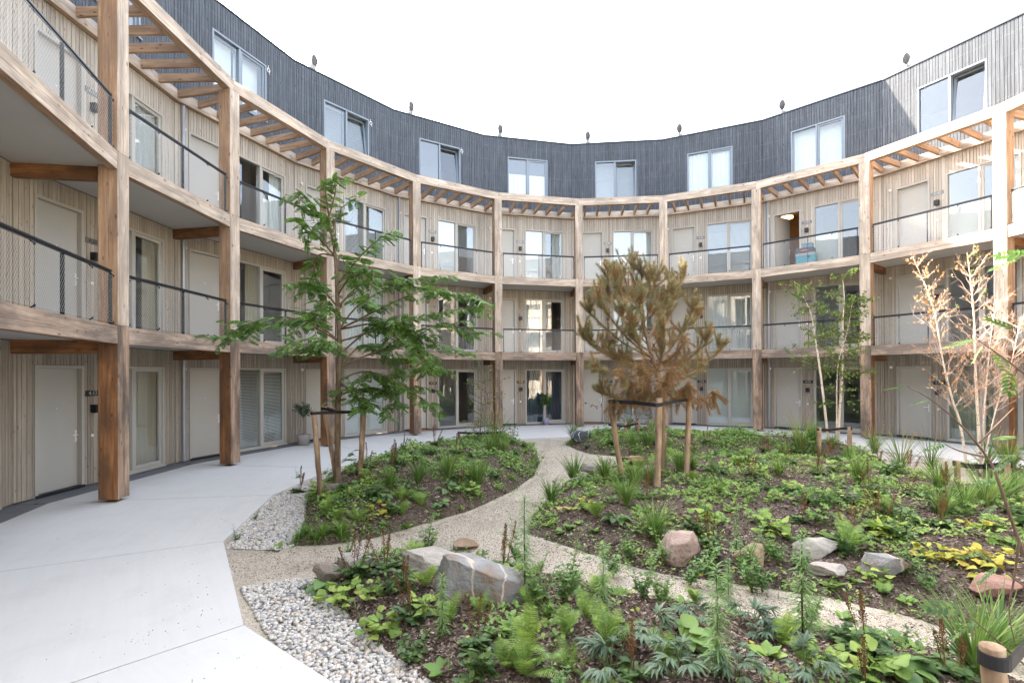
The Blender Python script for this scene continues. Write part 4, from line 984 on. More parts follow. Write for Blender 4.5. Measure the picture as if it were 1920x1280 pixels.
def P_horse(r):
    b=PB(); b.tube([(0,0,0),(.01,0,.5),(.0,.01,1)],[.010,.008,.004],'stem_green',5); n=210; u=np.sort(r.uniform(.04,1,n)); a=np.arange(n)*2.4+r.normal(0,.2,n)
    el=.1+.9*(u>.9)*((u-.9)*10); d=np.column_stack([np.cos(a),np.sin(a),el+.25]); L=(.17*(1-.45*u))*r.uniform(.7,1.1,n)
    tp=strip(4,lambda q:.07*math.sin(math.pi*min(1,q*.9+.08)),.6,.2); b.inst(tp,frames(d)*L[:,None,None],np.column_stack([np.zeros(n),np.zeros(n),u]),'lf_weed'); return b
def P_weed(r):
    b=PB()
    for q in range(6):
        a=r.uniform(0,6.28); d=norm(np.array([math.cos(a)*.38,math.sin(a)*.38,1])); L=r.uniform(.55,1.1); pa=arc(np.zeros(3),d,L,.05,9); pa+=np.cumsum(r.normal(0,.008,(9,3)),0); b.tube(pa,np.linspace(.008,.003,9),'stem_green',3)
        for k in range(2,9):
            m=6; aa=r.uniform(0,6.28,m); ln=r.uniform(.06,.16,m)*(1.15-k/9); dd=np.column_stack([np.cos(aa),np.sin(aa),r.uniform(.0,.7,m)])
            b.inst(T_OVAL,frames(dd,roll=r.normal(0,.5,m))*np.stack([ln*.9,ln,ln],1)[:,None,:],pa[k]+dd*.01,'lf_weed')
            if r.random()<.5:
                e=pa[k]+norm(dd[0])*.14; b.tube([pa[k],e],.003,'stem_green',3); a3=r.uniform(0,6.28,4); d3=np.column_stack([np.cos(a3),np.sin(a3),r.uniform(0,.8,4)]); b.inst(T_OVAL,frames(d3)*.07,np.repeat(e[None],4,0),'lf_weed')
    return b
def P_seed(r):
    b=PB(); n=9; d=radial(n,r,.25,.9); b.inst(T_OVAL,frames(d,roll=r.normal(0,.3,n))*r.uniform(.5,1,n)[:,None,None],np.zeros((n,3)),'lf_geran'); return b
KIND={'hosta':(lambda r:P_hosta(r),'hosta','hosta with broad smooth green leaves','hosta'),
 'lobed':(lambda r:P_leafy('lf_lobed',T_LOBED,26,.28,.52,r),'lobed_leaf_plant','lobed-leaf plant, yellow-green','perennial'),
 'yellow':(lambda r:P_leafy('lf_yellow',T_LOBED,9,.36,.6,r,(.2,1.1)),'yellowing_plant','yellowing low plant','perennial'),
 'fern':(P_fern,'fern','bright green fern','fern'),
 'hellebore':(P_helle,'hellebore','blue-green hellebore with fingered leaves','hellebore'),
 'astilbe':(P_astilbe,'astilbe','astilbe with rust-brown flower spikes','astilbe'),
 'clump':(lambda r:P_clump(r),'leafy_perennial','dark small-leaved clump','perennial'),
 'geranium':(lambda r:P_leafy('lf_geran',T_GERAN,26,.26,.44,r,(.15,1.4),(.3,.95)),'geranium','green cut-leaved geranium','geranium'),
 'grass':(lambda r:P_grass(r),'ornamental_grass','upright green grass tuft','grass'),
 'tallgrass':(lambda r:P_grass(r,60,.28,'lf_grass',.7,True),'tall_grass','tall thin grass with pale seed heads','grass'),
 'softgrass':(lambda r:P_grass(r,150,.9,'lf_soft',1.2),'soft_grass','low soft bright grass mound','grass'),
 'horseweed':(P_horse,'horseweed','tall narrow-leaved single-stemmed weed','weed'),
 'weed':(P_weed,'wild_weed','airy branching green weed','weed'),
 'seedling':(P_seed,'seedling','small green leaf rosette','seedling')}
U=['','first','second','third','fourth','fifth','sixth','seventh','eighth','ninth','tenth','eleventh','twelfth','thirteenth','fourteenth','fifteenth','sixteenth','seventeenth','eighteenth','nineteenth']
def ordinal(n):
    if n<20: return U[n]
    t,u=divmod(n,10); base=['','','twent','thirt','fort','fift','sixt','sevent','eight','ninet'][t]
    return base+('ieth' if u==0 else 'y-'+U[u])
WHERE={'left':'left bed','middle':'middle bed','far':'far bed','front':'front bed','right':'right-hand bed','path':'gravel and walkway edge'}
FILL={'front':[('seedling',.10,24),('clump',.18,9),('weed',.3,5),('fern',.28,11),('lobed',.17,2),('softgrass',.16,3),('astilbe',.38,3),('horseweed',.5,2)],'middle':[('geranium',.26,46),('clump',.25,34),('lobed',.22,16),('seedling',.12,34),('weed',.45,10),('astilbe',.44,10),('fern',.32,12),('grass',.5,6),('horseweed',.5,3),('softgrass',.2,6)],
      'left':[('geranium',.25,40),('clump',.23,22),('lobed',.2,16),('fern',.26,5),('seedling',.12,16),('astilbe',.4,4)],'far':[('geranium',.28,40),('clump',.26,20),('lobed',.22,10),('grass',.5,5)],'right':[('grass',.6,5),('geranium',.24,6)]}
frng=np.random.default_rng(77)
todo=[(k,s,x,y) for k,s,L in PLANTS for (x,y) in L]
for bn,L in FILL.items():
    for k,s,cnt in L:
        c=0
        while c<cnt:
            q=scatter(BEDS[bn][0],2,frng)
            for x,y in q:
                if c>=cnt: break
                if sdist(np.array([[x,y]]),BEDS[bn][0])[0]<.12: continue
                if bn=='middle' and (x<2.2 and y<7.2 or y<5.6) and frng.random()<.6: continue
                if bn=='left' and y<8.6 and frng.random()<.6: continue
                if min(math.hypot(x-a,y-b) for _,_,a,b in todo)<.16: continue
                if bn=='front' and y<3.0: continue
                todo.append((k,s,float(x),float(y))); c+=1
PROTO={}
for k in KIND:
    PROTO[k]=[]
    for v in range(3):
        me=KIND[k][0](np.random.default_rng(hash_ if False else (sum(map(ord,k))*10+v))).mesh(KIND[k][1],k in('hosta','lobed','yellow','geranium')); PROTO[k].append(me)
byg={}
for k,s,x,y in todo:
    P=np.array([[x,y]]); bn=bed_of(x,y); bn=bn if sdist(P,BEDS[bn][0])[0]>-.15 else 'path'
    byg.setdefault((k,bn),[]).append((x/y,s,x,y))
for (k,bn),L in byg.items():
    L.sort()
    for q,(u,s,x,y) in enumerate(L):
        sc=s*frng.uniform(.72,1.15); o=obj(KIND[k][1],PROTO[k][frng.integers(3)],rot=frng.uniform(0,6.28),loc=(x,y,gz(x,y)-.01)); o.scale=(sc*frng.uniform(.92,1.1),sc,sc*frng.uniform(.9,1.1))
        place='in the '+WHERE[bn] if bn!='path' else 'along the gravel edge'
        if len(L)==1: lab=f'{KIND[k][2]}, the only one {place}'
        elif q==len(L)-1: lab=f'{KIND[k][2]} {place}, rightmost of these'
        else: lab=f'{KIND[k][2]} {place}, {ordinal(q+1)} from left'
        tag(o,lab,KIND[k][3],f'{KIND[k][1].replace("_"," ")} plants {place}')
# low creeping leaves between the plants
for bn,dens in (('front',120),('middle',130),('left',200),('far',300),('right',220)):
    P=scatter(BEDS[bn][0],dens); d=sdist(P,BEDS[bn][0]); nz=np.sin(P[:,0]*2.3+1)*np.sin(P[:,1]*1.9)+.5*np.sin(P[:,0]*5.1+P[:,1]*3.7)
    th={'front':.55,'middle':.35,'left':.1,'far':-.2,'right':-.2}[bn]; P=P[nz>th+rng.normal(0,.15,len(P))]; b=PB()
    n=len(P); c=5; Q=np.repeat(P,c,0)+rng.normal(0,.045,(n*c,2)); m=len(Q); a=rng.uniform(0,6.28,m); dd=np.column_stack([np.cos(a),np.sin(a),rng.uniform(0,1.1,m)]); Lh=rng.uniform(.02,.06,m)
    b.inst(T_OVAL,frames(dd,roll=rng.normal(0,.3,m))*Lh[:,None,None],np.column_stack([Q,surf(Q)+rng.uniform(.0,.07,m)]),'lf_geran')
    tag(obj('ground_cover',b.mesh('ground_cover')),'low creeping green ground cover spread over the '+WHERE[bn],'ground cover',kind='stuff')
b=PB()
for bn in ('left','middle','front','far'):
    poly=np.array(BEDS[bn][0]); A_=poly; B_=np.roll(poly,-1,0); ln=np.hypot(*(B_-A_).T); n=int(ln.sum()*26); e=rng.choice(len(A_),n,p=ln/ln.sum()); u=rng.random(n)[:,None]; P=A_[e]*(1-u)+B_[e]*u+rng.normal(0,.07,(n,2))
    nz=np.sin(P[:,0]*3.3)+np.sin(P[:,1]*2.9+1); P=P[nz>-.2+rng.normal(0,.4,len(P))]; m=len(P); a=rng.uniform(0,6.28,m); t_=np.abs(rng.normal(.3,.5,m)); d=np.column_stack([np.cos(a)*np.sin(t_),np.sin(a)*np.sin(t_),np.cos(t_)]); L=rng.uniform(.03,.11,m)
    b.inst(T_BLADE,frames(d)*np.stack([L*2.2,L,L],1)[:,None,:],np.column_stack([P,surf(P)]),'lf_soft')
    Q=np.repeat(P[::2],3,0)+rng.normal(0,.03,(3*len(P[::2]),2)); m=len(Q); a=rng.uniform(0,6.28,m); b.inst(T_OVAL,frames(np.column_stack([np.cos(a),np.sin(a),rng.uniform(0,.8,m)]))*rng.uniform(.018,.045,m)[:,None,None],np.column_stack([Q,surf(Q)+.004]),'lf_geran')
tag(obj('edge_weeds',b.mesh('edge_weeds')),'tiny weeds and grass blades sprouting along the bed edges','weeds',kind='stuff')
b=PB(); P=np.concatenate([scatter(BEDS[n_][0],9) for n_ in ('front','middle','left')]); m=len(P); a=rng.uniform(0,6.28,m); b.inst(T_OVAL,frames(np.column_stack([np.cos(a),np.sin(a),rng.normal(0,.2,m)]),roll=rng.normal(0,.4,m))*rng.uniform(.025,.06,m)[:,None,None]*np.array([1.3,1,1]),np.column_stack([P,surf(P)+.012]),'lf_yellow')
tag(obj('fallen_leaves',b.mesh('fallen_leaves')),'fallen yellow leaves scattered on the mulch','leaf litter',kind='stuff')
# ================================================================== TREES
def at(px,py,Y):
    """world point that lies Y metres ahead, for a measured position in the photograph"""
    return np.array([(px-968.4)/937.9*Y,Y,2.1-(py-697.6+.0048*(968-px))/937.9*Y])
def smooth_path(P,k=14):
    P=np.asarray(P,float); n=len(P); t=np.linspace(0,n-1,k); out=[]
    for u in t:
        i=min(int(u),n-2); f=u-i; p0=P[max(i-1,0)];p1=P[i];p2=P[i+1];p3=P[min(i+2,n-1)]
        out.append(.5*((2*p1)+(-p0+p2)*f+(2*p0-5*p1+4*p2-p3)*f*f+(-p0+3*p1-3*p2+p3)*f**3))
    return np.array(out)
def tree_obj(name,b,trunkmats,leafmats,label,cat,crown='crown'):
    allV=np.concatenate(b.V); base=allV[np.argmin(allV[:,2])]; t=empty(name,tuple(base)); tag(t,label,cat)
    for nm,ms in (('trunk',trunkmats),(crown,leafmats)):
        me=b.part(nm,ms)
        if me: o=obj(nm,me,t,loc=tuple(-base))
    return t
# --- the green tree with feathered leaves (staked, in the left bed)
r=np.random.default_rng(5); YT=8.45; b=PB()
tr=smooth_path([at(632,925,YT),at(633,760,YT),at(637,650,YT),at(633,560,YT+.03),at(630,480,YT),at(622,425,YT-.04),at(615,380,YT),at(610,338,YT)],30)
b.tube(tr,np.linspace(.058,.007,30)**1.0,'bark_brown',8)
def trunk_at(py):
    z=at(632,py,YT)[2]; i=np.argmin(abs(tr[:,2]-z)); return tr[i]
BR=[(628,[(560,592),(500,588),(450,612),(408,642)],-.3),(640,[(590,600),(540,600),(470,600)],.5),(600,[(680,560),(770,520),(850,512)],.3),(640,[(700,615),(780,590),(862,575)],-.6),(690,[(700,655),(770,630),(835,600),(885,630)],.2),
    (712,[(690,690),(760,720),(825,770)],-.4),(725,[(700,720),(740,745),(715,770)],.5),(560,[(600,530),(575,525),(570,540)],.4),(520,[(680,470),(715,440),(735,430)],-.3),(480,[(590,430),(565,410),(580,460)],.3),(440,[(580,370),(560,352),(565,385)],-.2),
    (430,[(640,385),(670,365)],.3),(400,[(630,350),(625,328)],-.1),(560,[(690,520),(760,530),(830,545)],.8),(600,[(700,590),(760,640),(800,680)],-.9),(660,[(600,640),(560,650)],-.7),(670,[(680,640),(720,660),(760,700)],.8),(540,[(660,510),(700,500),(690,560)],-.8),
    (620,[(720,570),(800,540),(900,560)],-.2),(650,[(720,600),(800,640),(870,660)],.6),(700,[(660,730),(690,760),(650,700)],-.2),(590,[(610,560),(590,600),(600,640)],-.9),(500,[(640,470),(670,520),(660,560)],.7),(610,[(740,600),(790,660),(800,690)],.1),(470,[(600,470),(590,500),(610,560)],.2)]
def feather(b,path,tpl,mat,r,step,L0,L1,start=.2,drop=.14,twig=None):
    seg=np.linalg.norm(np.diff(path,axis=0),axis=1); tot=seg.sum(); n=max(4,int(tot/step)); cum=np.concatenate([[0],np.cumsum(seg)])/tot
    u=np.linspace(start,1,n); p=np.array([np.interp(u,cum,path[:,j]) for j in range(3)]).T; tg=norm(np.gradient(p,axis=0)); a=np.arange(n)*2.4+r.uniform(0,6)
    sd=norm(np.cross(tg,[0,0,1.])); d=tg*.45+sd*np.sign(np.cos(a))[:,None]*.95+np.array([0,0,1.])*(np.sin(a)*.3)[:,None]+np.array([0,0,-drop]); L=r.uniform(L0,L1,n)*(1-.25*u)
    b.inst(tpl,frames(d,roll=r.normal(0,.55,n))*L[:,None,None],p,mat)
for py,pts,dy in BR:
    s=trunk_at(py); P=[s]+[at(x,y,YT+dy*(i+1)/len(pts)) for i,(x,y) in enumerate(pts)]; pa=smooth_path(P,16); b.tube(pa,np.linspace(.018,.004,16),'bark_brown',5); feather(b,pa,T_ROB,'lf_robinia',r,.052,.14,.25,.25)
    for q in range(9 if py>540 else 5):
        i=r.integers(4,16); d=norm(r.normal(0,1,3)*np.array([1,1,.22])+(pa[-1]-pa[0])*.35+np.array([0,0,.08])); tw=arc(pa[i],d,r.uniform(.22,.60)*(1 if py>540 else .55),.22,7); b.tube(tw,np.linspace(.006,.002,7),'bark_brown',3); feather(b,tw,T_ROB,'lf_robinia',r,.052,.14,.24,.12)
feather(b,tr[18:],T_ROB,'lf_robinia',r,.03,.15,.25,0.)
for (x0,y0,x1,y1) in ((640,860,668,830),):
    tw=arc(at(x0,y0,YT),norm(at(x1,y1,YT-.1)-at(x0,y0,YT)),.32,.05,7); b.tube(tw,.004,'bark_brown',3); feather(b,tw,T_ROB,'lf_robinia',r,.05,.12,.2,.2)
tree_obj('locust_tree',b,['bark_brown'],['lf_robinia'],'young green tree with feathery leaflets, tied to three stakes in the left bed','tree')
# --- the dying pine
r=np.random.default_rng(8); YP=8.9; b=PB(); tr=smooth_path([at(1243,905,YP),at(1240,760,YP),at(1232,700,YP),at(1215,640,YP),at(1205,590,YP),at(1190,520,YP),at(1166,482,YP)],30); b.tube(tr,np.linspace(.055,.008,30),'bark_pine',8)
def tr_at(py): z=at(1240,py,YP)[2]; return tr[np.argmin(abs(tr[:,2]-z))]
PBR=[(735,(1112,735),0,'g'),(730,(1180,740),.5,'b'),(725,(1355,745),.2,'b'),(715,(1300,730),-.5,'b'),(715,(1370,655),.1,'t'),(705,(1330,690),.6,'t'),(700,(1090,640),0,'g'),(700,(1100,690),-.5,'g'),(690,(1135,650),.6,'t'),(690,(1075,625),.1,'g'),(680,(1310,580),.1,'t'),(680,(1290,640),-.6,'b'),
     (670,(1090,580),.2,'g'),(665,(1110,560),-.5,'g'),(660,(1320,590),.4,'t'),(655,(1270,545),-.2,'t'),(650,(1125,535),.2,'t'),(640,(1290,515),.1,'t'),(640,(1145,520),-.5,'g'),(630,(1265,530),.5,'t'),(620,(1130,505),.3,'g'),(610,(1230,520),-.4,'t'),(600,(1200,505),.3,'g'),(590,(1250,550),.4,'g'),(580,(1160,500),-.2,'g'),(570,(1215,510),.1,'t'),(560,(1180,490),.3,'g'),(545,(1140,515),.1,'t'),
     (720,(1150,700),-.7,'b'),(720,(1260,700),-.8,'b'),(710,(1200,690),-.7,'b'),(690,(1250,620),-.7,'t'),(690,(1180,610),-.7,'g'),(720,(1290,745),.1,'b'),(730,(1215,735),-.4,'b'),(700,(1340,640),-.3,'t'),(660,(1160,590),-.8,'t'),(650,(1240,580),.8,'g'),(630,(1195,560),-.7,'g'),(700,(1120,655),.7,'t'),(745,(1150,755),-.2,'b')]
T_NEED=(np.array([(-.017,0,0),(.017,0,0),(.004,1,0)]),np.array([(0,1,2)]))
def needles(b,path,mats,r,dens,u0,L=.062):
    seg=np.linalg.norm(np.diff(path,axis=0),axis=1); tot=seg.sum(); cum=np.concatenate([[0],np.cumsum(seg)])/tot; n=int(tot*dens); u=u0+(1-u0)*r.random(n)**.75; p=np.array([np.interp(u,cum,path[:,j]) for j in range(3)]).T
    tgx=norm(np.gradient(path,axis=0)); tg=np.array([np.interp(u,cum,tgx[:,j]) for j in range(3)]).T; d=norm(tg*.75+r.normal(0,.75,(n,3))); l=L*r.uniform(.45,1.25,n)
    pick=r.random(n); ch=np.where(u>.80,0,np.where(u>.5,1,2)); ch=np.clip(ch+(pick<.22)*1-(pick>.80)*1,0,2)
    for c in range(3):
        k=ch==c; b.inst(T_NEED,frames(d[k],roll=r.uniform(0,6,k.sum()))*np.stack([l[k]*1.15,l[k],l[k]],1)[:,None,:],p[k],mats[c])
MT={'g':('needle_green','needle_tan','needle_brown'),'t':('needle_tan','needle_green','needle_brown'),'b':('needle_brown','needle_brown','needle_brown')}
for py,(x,y),dy,k in PBR:
    x=1222+(x-1222)*.85; y=648+(y-648)*.95; s=tr_at(py); e=at(x,y,YP+dy); m=(s+e)/2+np.array([0,0,-.12]); pa=smooth_path([s,m,e+np.array([0,0,-.04]),e+np.array([0,0,.06])],14); b.tube(pa,np.linspace(.017,.004,14),'bark_pine',5); needles(b,pa,MT[k],r,1500,.25,.08)
    out=norm(pa[-1]-pa[0])
    for q in range(25):
        i=r.integers(4,14); up_=.55 if k!='b' else -.15; d=norm(out*.45+r.normal(0,.7,3)+np.array([0,0,up_])); L=r.uniform(.08,.26); tw=arc(pa[i],d,L,-.4 if k!='b' else .5,6); b.tube(tw,np.linspace(.006,.003,6),'bark_pine',4)
        kk=k if r.random()<.6 else r.choice(['g','t','t','b']) if k!='b' else r.choice(['b','b','t']); needles(b,tw,MT[kk],r,2100,.0,.068)
tree_obj('pine_tree',b,['bark_pine'],['needle_green','needle_tan','needle_brown'],'half-dead young pine with brown and grey-green needles, tied to stakes','tree')
# --- birches
def twiggy(b,path,r,n,L,bark,leaf,leafn,lsize,up_=.5,sub=3,rad=.006,spread=1.,u0=.25,drop=.15,leafmat2=None):
    k=len(path)
    for q in range(n):
        i=int(r.uniform(u0,1)*(k-1)); a=r.uniform(0,6.28); d=norm(np.array([math.cos(a)*spread,math.sin(a)*spread,up_+r.normal(0,.2)])); l=L*r.uniform(.5,1.15)*(1.25-.75*i/k); tw=arc(path[i],d,l,drop,8); tw[1:]+=np.cumsum(r.normal(0,l*.02,(7,3)),0); b.tube(tw,np.linspace(rad,.0018,8),bark,4)
        ends=[tw]
        for s_ in range(sub):
            j=r.integers(2,8); d2=norm(d+r.normal(0,.55,3)); t2=arc(tw[j],d2,l*r.uniform(.25,.55),drop*1.2,6); b.tube(t2,np.linspace(rad*.5,.0013,6),bark,3); ends.append(t2)
        for t_ in ends:
            m=r.poisson(leafn)
            if m:
                p=t_[r.integers(1,len(t_),m)]+r.normal(0,.012,(m,3)); dd=r.normal(0,1,(m,3))+np.array([0,0,-.5]); b.inst(T_OVAL,frames(dd,roll=r.uniform(0,6,m))*r.uniform(.7,1.2,m)[:,None,None]*np.array([1.25,1,1])*lsize,p,leaf if (leafmat2 is None or r.random()<.8) else leafmat2)
r=np.random.default_rng(21); b=PB(); YB=12.9
for pts,ra in (([(1553,838),(1545,759),(1535,677),(1528,630),(1519,583),(1490,528)],.035),([(1569,838),(1575,759),(1580,677),(1581,607),(1584,560),(1580,515)],.035),([(1566,838),(1568,790),(1571,690),(1590,620),(1600,560)],.02)):
    pa=smooth_path([at(x,y,YB) for x,y in pts],22); b.tube(pa,np.linspace(ra,.005,22),'bark_birch',7); twiggy(b,pa,r,52,.78,'bark_twig','lf_birch',6.5,.054,.45,3,.006,1.,.34,.22)
tree_obj('birch_tree',b,['bark_birch','bark_twig'],['lf_birch'],'leafy multi-stemmed birch with small green leaves behind the middle bed','tree')
r=np.random.default_rng(33); b=PB(); YD=10.4
for q,(pts,ra) in enumerate((([(1812,890),(1800,800),(1785,752),(1768,680),(1757,608),(1744,560),(1714,486)],.026),([(1838,890),(1832,769),(1829,700),(1828,615),(1823,546),(1815,477)],.031),([(1846,890),(1843,800),(1850,720),(1858,640),(1870,570)],.02),([(1840,880),(1870,760),(1895,690),(1915,600)],.015))):
    pa=smooth_path([at(x,y,YD+.25*(q==2)-.2*(q==3)) for x,y in pts],22); b.tube(pa,np.linspace(ra,.005,22),'bark_birch',7)
    twiggy(b,pa,r,64,.62,'bark_pale','lf_orange',1.0 if q==0 else .2,.042,.75,5,.0042,.8,.25,-.1,'lf_orange'); 
    if q==1: twiggy(b,pa[10:],r,10,.4,'bark_pale','lf_birch',2,.045,.7,2,.004,.8,.2,-.1)
tree_obj('bare_birch',b,['bark_birch','bark_pale'],['lf_orange','lf_birch'],'nearly bare birch with pale stems and a few orange leaves at the right','tree')
# --- shrubs
r=np.random.default_rng(41); b=PB()
for q in range(7):
    x=905+r.normal(0,6); pa=smooth_path([at(x,842,13.6),at(x+r.normal(0,12),780,13.6),at(905+r.normal(0,38),r.uniform(660,720),13.6+r.normal(0,.5))],14); b.tube(pa,np.linspace(.014,.004,14),'bark_grey',5); twiggy(b,pa,r,14,.75,'bark_twig','lf_birch',3.2,.04,.35,2,.005,1.,.2,.1)
tree_obj('sparse_shrub',b,['bark_grey','bark_twig'],['lf_birch'],'sparse many-stemmed shrub with tiny leaves at the back of the left bed','shrub')
b=PB()
for q in range(6):
    x=1190+r.normal(0,6); pa=smooth_path([at(x,835,14.6),at(x+r.normal(0,14),780,14.6),at(1180+r.normal(0,38),r.uniform(715,760),14.6+r.normal(0,.5))],14); b.tube(pa,np.linspace(.012,.004,14),'bark_grey',5); twiggy(b,pa,r,9,.6,'bark_twig','lf_red',2.0,.045,.35,2,.004,1.,.2,.1)
tree_obj('red_leaved_shrub',b,['bark_grey','bark_twig'],['lf_red'],'thin shrub with sparse dark red leaves behind the pine','shrub')
# --- rowan at the right edge, close to the camera
r=np.random.default_rng(52); b=PB(); YR2=2.9
main=smooth_path([at(1990,1330,2.75),at(1955,1150,2.8),at(1908,1020,2.85),at(1868,900,2.9),at(1850,862,2.95),at(1800,800,3.0),at(1745,752,3.05),at(1702,728,3.1)],24); b.tube(main,np.linspace(.011,.003,24),'bark_twig',6)
SB=[([(1835,835),(1870,800),(1900,770)],2.95),([(1850,862),(1800,850),(1770,836)],3.1),([(1990,760),(1920,705),(1860,660),(1830,640)],2.7),([(1908,1020),(1898,1090),(1888,1150),(1900,1215)],2.8),([(1995,1290),(1930,1260),(1850,1190),(1800,1145)],2.4),([(1990,1150),(1900,1090),(1840,1040)],2.5),([(2000,480),(1950,480),(1905,490)],2.7),([(1990,900),(1940,880),(1905,860)],2.6)]
tips=[(1702,728,3.1,(-1,0,.05)),(1745,752,3.05,(-1,.2,-.15)),(1830,640,2.7,(-.9,0,-.1)),(1845,650,2.7,(-.4,.3,-.7)),(1868,668,2.7,(.5,.2,-.3)),(1860,830,2.9,(.9,.1,.3)),(1770,836,3.1,(-1,0,-.2)),(1868,905,2.9,(-.9,.2,-.1)),(1865,950,2.9,(-.9,-.2,-.3)),(1905,930,2.9,(.8,.2,.1)),(1800,1145,2.4,(-1,.1,.1)),(1830,1165,2.4,(-.6,.3,-.5)),(1835,1180,2.4,(-.9,.2,.3)),(1840,1040,2.5,(-1,0,0)),(1870,1065,2.5,(-.5,.4,-.6)),(1860,1055,2.5,(-.7,.1,.5)),(1905,490,2.7,(-1,0,-.3)),(1930,482,2.7,(-.6,.3,.1)),(1905,860,2.6,(-.9,.2,.2)),(1905,855,2.6,(-.7,.2,-.5)),(1890,700,2.7,(.3,.2,-.8)),(1905,625,2.7,(-.4,.2,.4))]
for pts,yy in SB: pa=smooth_path([at(x,y,yy) for x,y in pts],12); b.tube(pa,np.linspace(.007,.002,12),'bark_twig',5)
for x,y,yy,d in tips:
    b.inst(T_ROWAN,frames(np.array([d],float),roll=r.normal(0,.3,1))*r.uniform(.095,.14),at(x,y,yy)[None],'lf_rowan')
trunk=smooth_path([(2.95,2.75,.0),(2.97,2.74,1.),(2.98,2.70,2.0),(3.05,2.65,3.2)],12); b.tube(trunk,np.linspace(.035,.012,12),'bark_twig',7)
for (x,y,z),(px,py,yy) in (((2.97,2.74,.55),(1990,1330,2.75)),((2.97,2.72,1.9),(1990,760,2.7)),((2.97,2.73,1.1),(1995,1290,2.4)),((2.97,2.73,1.3),(1990,1150,2.5)),((3.,2.68,2.5),(2000,480,2.7)),((2.98,2.7,1.7),(1990,900,2.6))):
    b.tube(smooth_path([(x,y,z),at(px,py,yy)],6),[.008]*6,'bark_twig',5)
tree_obj('rowan_tree',b,['bark_twig'],['lf_rowan'],'slim rowan reaching in from the right edge with feathered leaves','tree')

# ================================================================== STAKES AND TIES
def stake(p0,p1,r0,r1,label,seed,mat='stake_wood'):
    r=random.Random(seed); p0=Vector(p0); p1=Vector(p1); mb=MB(); P=[];R=[]
    for k in range(9):
        u=k/8; q=p0.lerp(p1,u)+Vector((r.uniform(-.006,.006),r.uniform(-.006,.006),0)); P.append(q-p0); R.append((r0+(r1-r0)*u)*r.uniform(.94,1.06))
    P.append(P[-1]+Vector((0,0,.003))); R.append(R[-1]*.85)
    mb.tube(P,R,12); o=obj('tree_stake',mb.mesh('tree_stake',M[mat],True),loc=tuple(p0)); tag(o,label,'stake','wooden tree stakes'); return o
def tie(pts,label,wd=.022,th=.006):
    """flat rubber strap along a path"""
    mb=MB(); P=[Vector(p) for p in pts]; n=len(P)
    for i,p in enumerate(P):
        d=(P[min(i+1,n-1)]-P[max(i-1,0)]); d.z=0; d.normalize(); s=Vector((-d.y,d.x,0))
        mb.v+=[tuple(p+s*th+Vector((0,0,wd))),tuple(p-s*th+Vector((0,0,wd))),tuple(p-s*th-Vector((0,0,wd))),tuple(p+s*th-Vector((0,0,wd)))]
    for i in range(n-1):
        for k in range(4): k2=(k+1)%4; mb.f.append((i*4+k,i*4+k2,i*4+4+k2,i*4+4+k)); mb.m.append(0)
    mb.f+=[(0,1,2,3),(n*4-1,n*4-2,n*4-3,n*4-4)]; mb.m+=[0,0]
    tag(obj('tree_tie',mb.mesh('tree_tie',M['rubber'])),label,'strap','black rubber tree ties')
def loop(c,r,a0=0,a1=6.28,n=12,dz=0): return [(c[0]+r*math.cos(a0+(a1-a0)*k/n),c[1]+r*math.sin(a0+(a1-a0)*k/n),c[2]+dz*k/n) for k in range(n+1)]
def A(px,py,Y): return tuple(float(v) for v in at(px,py,Y))
def wrap(c,r,other):
    """strap that goes round one stake and on to the tree"""
    a=math.atan2(other[1]-c[1],other[0]-c[0]); return [other]+loop(c,r,a+.6,a+5.7,12)+[tuple(o+d for o,d in zip(other,(.01,.01,-.012)))]
s1,s1t=A(601,928,8.2),A(588,762,8.3); s2,s2t=A(632,905,8.8),A(608,755,8.8); s3,s3t=A(673,910,8.5),A(682,757,8.4)
stake(s1,s1t,.042,.045,'leftmost rough-barked stake of the green locust tree',1); stake(s2,s2t,.040,.042,'bowed stake just behind the green locust tree trunk',2); stake(s3,s3t,.042,.046,'pale smooth stake right of the green locust tree trunk',3)
tc=A(634,765,8.45)
for c,lab in ((A(588,767,8.3),'black tie from the leftmost stake to the locust trunk'),(A(608,758,8.8),'black tie from the rear stake to the locust trunk'),(A(682,765,8.4),'black tie from the right stake to the locust trunk')): tie(wrap(c,.049,tc),lab)
tie(loop((tc[0],tc[1],tc[2]),.052,0,6.28,14),'black rubber band round the locust trunk')
q1,q1t=A(1168,912,8.75),A(1143,748,8.8); q2,q2t=A(1230,955,7.9),A(1236,745,8.0); q3,q3t=A(1285,915,8.6),A(1291,748,8.6); q4,q4t=A(1240,900,9.6),A(1246,810,9.6)
stake(q1,q1t,.050,.050,'rough stake leaning left of the dying pine',4); stake(q2,q2t,.052,.052,'pale thick stake in front of the dying pine',5); stake(q3,q3t,.044,.046,'slim stake right of the dying pine',6); stake(q4,q4t,.04,.04,'short dark stake half hidden behind the pine trunk',7)
tie([A(1141,750,8.74),A(1190,753,8.3),A(1230,758,7.93),A(1240,757,7.93)],'black strap between the leaning and front pine stakes',.030); tie([A(1240,757,7.93),A(1252,754,7.97),A(1275,750,8.4),A(1296,748,8.54)],'black strap between the front and right pine stakes',.026)
for (x,y,Y,lab) in ((1535,840,12.6,'left'),(1592,846,12.6,'right')):
    p=A(x,y,Y); g=gz(p[0],p[1]); stake((p[0],p[1],g-.1),A(x,803,Y),.05,.05,f'short round {lab} stake of the leafy birch',9+x,'stake_wood')
stake((A(1569,846,13.2)[0],13.2,.0),A(1569,803,13.2),.05,.05,'short round middle stake of the leafy birch',77)
tie([A(1530,806,12.52),A(1555,808,12.7),A(1569,806,12.8),A(1580,805,12.75),A(1597,806,12.52)],'black strap joining the leafy birch stakes',.03)
